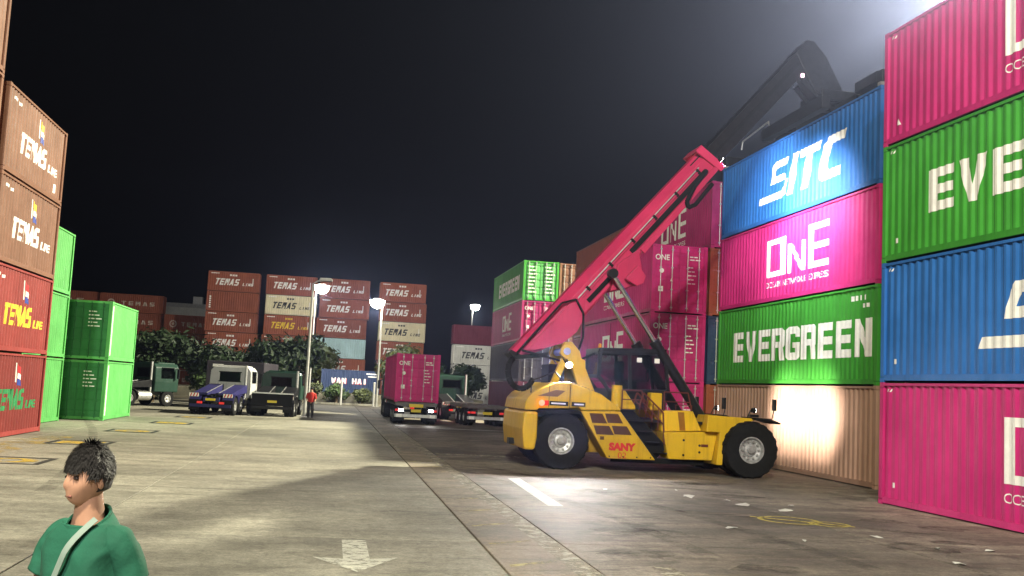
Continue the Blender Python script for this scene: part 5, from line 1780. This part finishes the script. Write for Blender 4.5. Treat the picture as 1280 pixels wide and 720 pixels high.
for s in (-1, 1):
    e_ = link('ear', ellipsoid_mesh('ear', (0, 0, 0), (.011, .022, .034), 14, 10), SKIN_M, head, (s * .081, -.012, -.006), (0, 0, R(-18 * s)))
    link('eye', ellipsoid_mesh('eye', (0, 0, 0), (.017, .010, .0075), 14, 10), plain('eye_dark', (.03, .02, .018), .25), head, (s * .032, .079, .012))
    obj('eyebrow', MB().bar((s * .012, .094, .033), (s * .052, .080, .036), .010, .011), HAIR, head)
link('lips', ellipsoid_mesh('lips', (0, 0, 0), (.022, .007, .007), 14, 8), plain('lips', (.26, .09, .075), .5), head, (0, .093, -.062))
link('mouth_line', ellipsoid_mesh('mouth_line', (0, 0, 0), (.024, .006, .0022), 14, 6), plain('mouth_dark', (.08, .03, .025), .6), head, (0, .0965, -.062))
# hair: cap of strands over skull with fringe
def hair_fn(p, d):
    q = p.copy()
    # hairline: high at the front, low at the back
    lim = .30 if d.y > .55 else (.0 if d.y > .1 else -.52)
    if d.z < lim:
        k = min(1, (lim - d.z) / .25)
        q *= 1 - .22 * k
    q *= 1 + .02 * math.sin(17 * d.x + 5 * d.z) * math.sin(13 * d.y + 3)
    return q
hair = link('hair', ellipsoid_mesh('hair', (0, 0, 0), (.091, .106, .122), 48, 36, hair_fn), HAIR, head, (0, -.010, .018))
hsm = MB()
rnd = random.Random(3)
for i in range(2600):
    th = rnd.uniform(0, 2 * math.pi)
    ph = rnd.uniform(.05, 1.5)
    d = Vector((math.cos(ph) * math.cos(th), math.cos(ph) * math.sin(th), math.sin(ph)))
    if d.y > .5 and d.z < .3:
        continue
    p = Vector((d.x * .091, d.y * .106, d.z * .122))
    dn_ = (Vector((0, .25 * (1 if d.y > 0 else -1), -.6)) + Vector((d.x * .5, d.y * .5, 0)) + Vector((rnd.uniform(-.4, .4), rnd.uniform(-.4, .4), rnd.uniform(-.2, .2))))
    dn_ = (dn_ - d * dn_.dot(d) + d * (.07 if d.z > .6 else .05)).normalized()
    sd = d.cross(dn_).normalized() * .0035
    l_ = rnd.uniform(.028, .046)
    a, b, c0 = p, p + dn_ * l_ * .6 + d * .004, p + dn_ * l_ + d * .002
    hsm.add([a - sd, a + sd, b + sd * .8, b - sd * .8, c0], [(0, 1, 2, 3), (3, 2, 4)])
for i in range(520):                         # fringe and sides falling over the hairline
    th = rnd.uniform(-.35, math.pi + .35)
    el = .52 if math.sin(th) > .5 else .12
    d = Vector((math.cos(th) * math.cos(el), math.sin(th) * math.cos(el), math.sin(el) + rnd.uniform(.0, .25))).normalized()
    p = Vector((d.x * .092, d.y * .107, d.z * .122))
    ln = rnd.uniform(.025, .055) if math.sin(th) > .5 else rnd.uniform(.02, .04)
    dn_ = Vector((rnd.uniform(-.35, .15), rnd.uniform(-.1, .1), -1)).normalized()
    sd = d.cross(dn_).normalized() * .004
    b = p + dn_ * ln * .6 + d * .003
    c0 = p + dn_ * ln - d * .004
    hsm.add([p - sd, p + sd, b + sd * .8, b - sd * .8, c0], [(0, 1, 2, 3), (3, 2, 4)])
hl = obj('hair_strands', hsm, HAIR, hair)
hl['kind'] = 'stuff'

# small figure standing by the lamp pole
fig = thing('person', 'small distant figure in a red top and dark trousers standing by the lamp pole', 'person', (-1.10, 62.6, 0), R(180))
fv = [(0, 0, .95), (0, 0, 1.2), (0, 0, 1.42), (0, 0, 1.52), (0, 0, 1.68), (.2, 0, 1.40), (.26, .05, 1.12), (.22, .18, .95), (-.2, 0, 1.40), (-.26, .05, 1.12), (-.22, .16, .95),
      (.1, 0, .88), (.11, .02, .48), (.11, -.02, .08), (.11, .12, .05), (-.1, 0, .88), (-.12, .04, .48), (-.12, 0, .08), (-.12, .14, .05)]
fe = [(0, 1), (1, 2), (2, 3), (3, 4), (2, 5), (5, 6), (6, 7), (2, 8), (8, 9), (9, 10), (0, 11), (11, 12), (12, 13), (13, 14), (0, 15), (15, 16), (16, 17), (17, 18)]
frd = [.15, .14, .16, .06, .10, .07, .05, .04, .07, .05, .04, .1, .07, .05, .04, .1, .07, .05, .04]
fb = skin_body('body', fv, fe, frd, SKIN_M, fig)
RED_TOP = plain('red_top', (.42, .025, .02), .8)
obj('top', loft([ering(0, 0, z, a, b, 20) for z, a, b in ((.92, .19, .15), (1.1, .185, .15), (1.3, .21, .16), (1.42, .22, .14), (1.50, .12, .10))]), RED_TOP, fig, smooth=True)
for s in (-1, 1):
    obj('sleeve', MB().tube((s * .19, 0, 1.42), (s * .265, .05, 1.12), .085, .075, 12), RED_TOP, fig, smooth=True)
    obj('trouser_leg', MB().tube((s * .1, .0, .95), (s * .11, .03, .48), .115, .09, 14).tube((s * .11, .03, .48), (s * .115, -.01, .08), .09, .075, 14), PANTS, fig, smooth=True)
    obj('shoe', MB().box(s * .115 - .05, s * .115 + .05, -.09, .18, 0, .09), BLACK_M, fig, bevel=.02)
link('hair', ellipsoid_mesh('hair', (0, -.02, 1.73), (.105, .115, .09), 16, 10), HAIR, fig)

# ------------------------------------------------------------------ litter on the dark concrete
LIT = plain('scrap_white', (.62, .62, .58), .8, vary=.15)
rnd = random.Random(11)
spots = [(9.6, 20.6), (9.1, 21.5), (9.0, 22.3), (8.3, 22.9), (8.5, 24.4), (7.2, 17.6), (7.9, 16.2), (9.6, 16.9), (10.0, 15.7), (10.9, 15.6), (9.4, 14.2), (10.2, 21.6), (6.6, 24.0), (10.9, 20.3), (7.5, 20.4), (5.9, 21.9), (8.8, 15.0)]
for i, (x, y) in enumerate(spots[:13]):
    big = 1.9 if i in (0, 1, 3) else 1.0
    mb = MB()
    n = 7
    r0 = rnd.uniform(.035, .09) * big
    v = [(0, 0, .03 * big)]
    for k in range(n):
        t = 2 * math.pi * k / n
        rr_ = r0 * rnd.uniform(.5, 1.4)
        v.append((rr_ * 1.5 * math.cos(t), rr_ * math.sin(t), rnd.uniform(.004, .035)))
    v.append((0, 0, .001))
    f = [(0, k + 1, (k + 1) % n + 1) for k in range(n)] + [(n + 1, (k + 1) % n + 1, k + 1) for k in range(n)]
    mb.add(v, f)
    o = obj('litter_scrap', mb, LIT, None, loc=(x, y, .001), rot=(0, 0, rnd.uniform(0, 6)))
    tag(o, 'crumpled white scrap of litter on the dark concrete at the right', 'litter', 'white litter scraps on the dark concrete')

# ------------------------------------------------------------------ haze
hz = MB().box(-80, 70, -60, 210, -1.5, 40)
mt = bpy.data.materials.new('night_haze')
mt.use_nodes = True
nt = mt.node_tree
nt.nodes.remove(nt.nodes['Principled BSDF'])
pv = nt.nodes.new('ShaderNodeVolumePrincipled')
pv.inputs['Color'].default_value = (.50, .58, 1.0, 1)
pv.inputs['Density'].default_value = 0.0004
pv.inputs['Anisotropy'].default_value = 0.86
nt.links.new(pv.outputs[0], nt.nodes['Material Output'].inputs['Volume'])
ho = obj('haze', hz, None)
ho.data.materials.append(mt)
ho['kind'] = 'stuff'
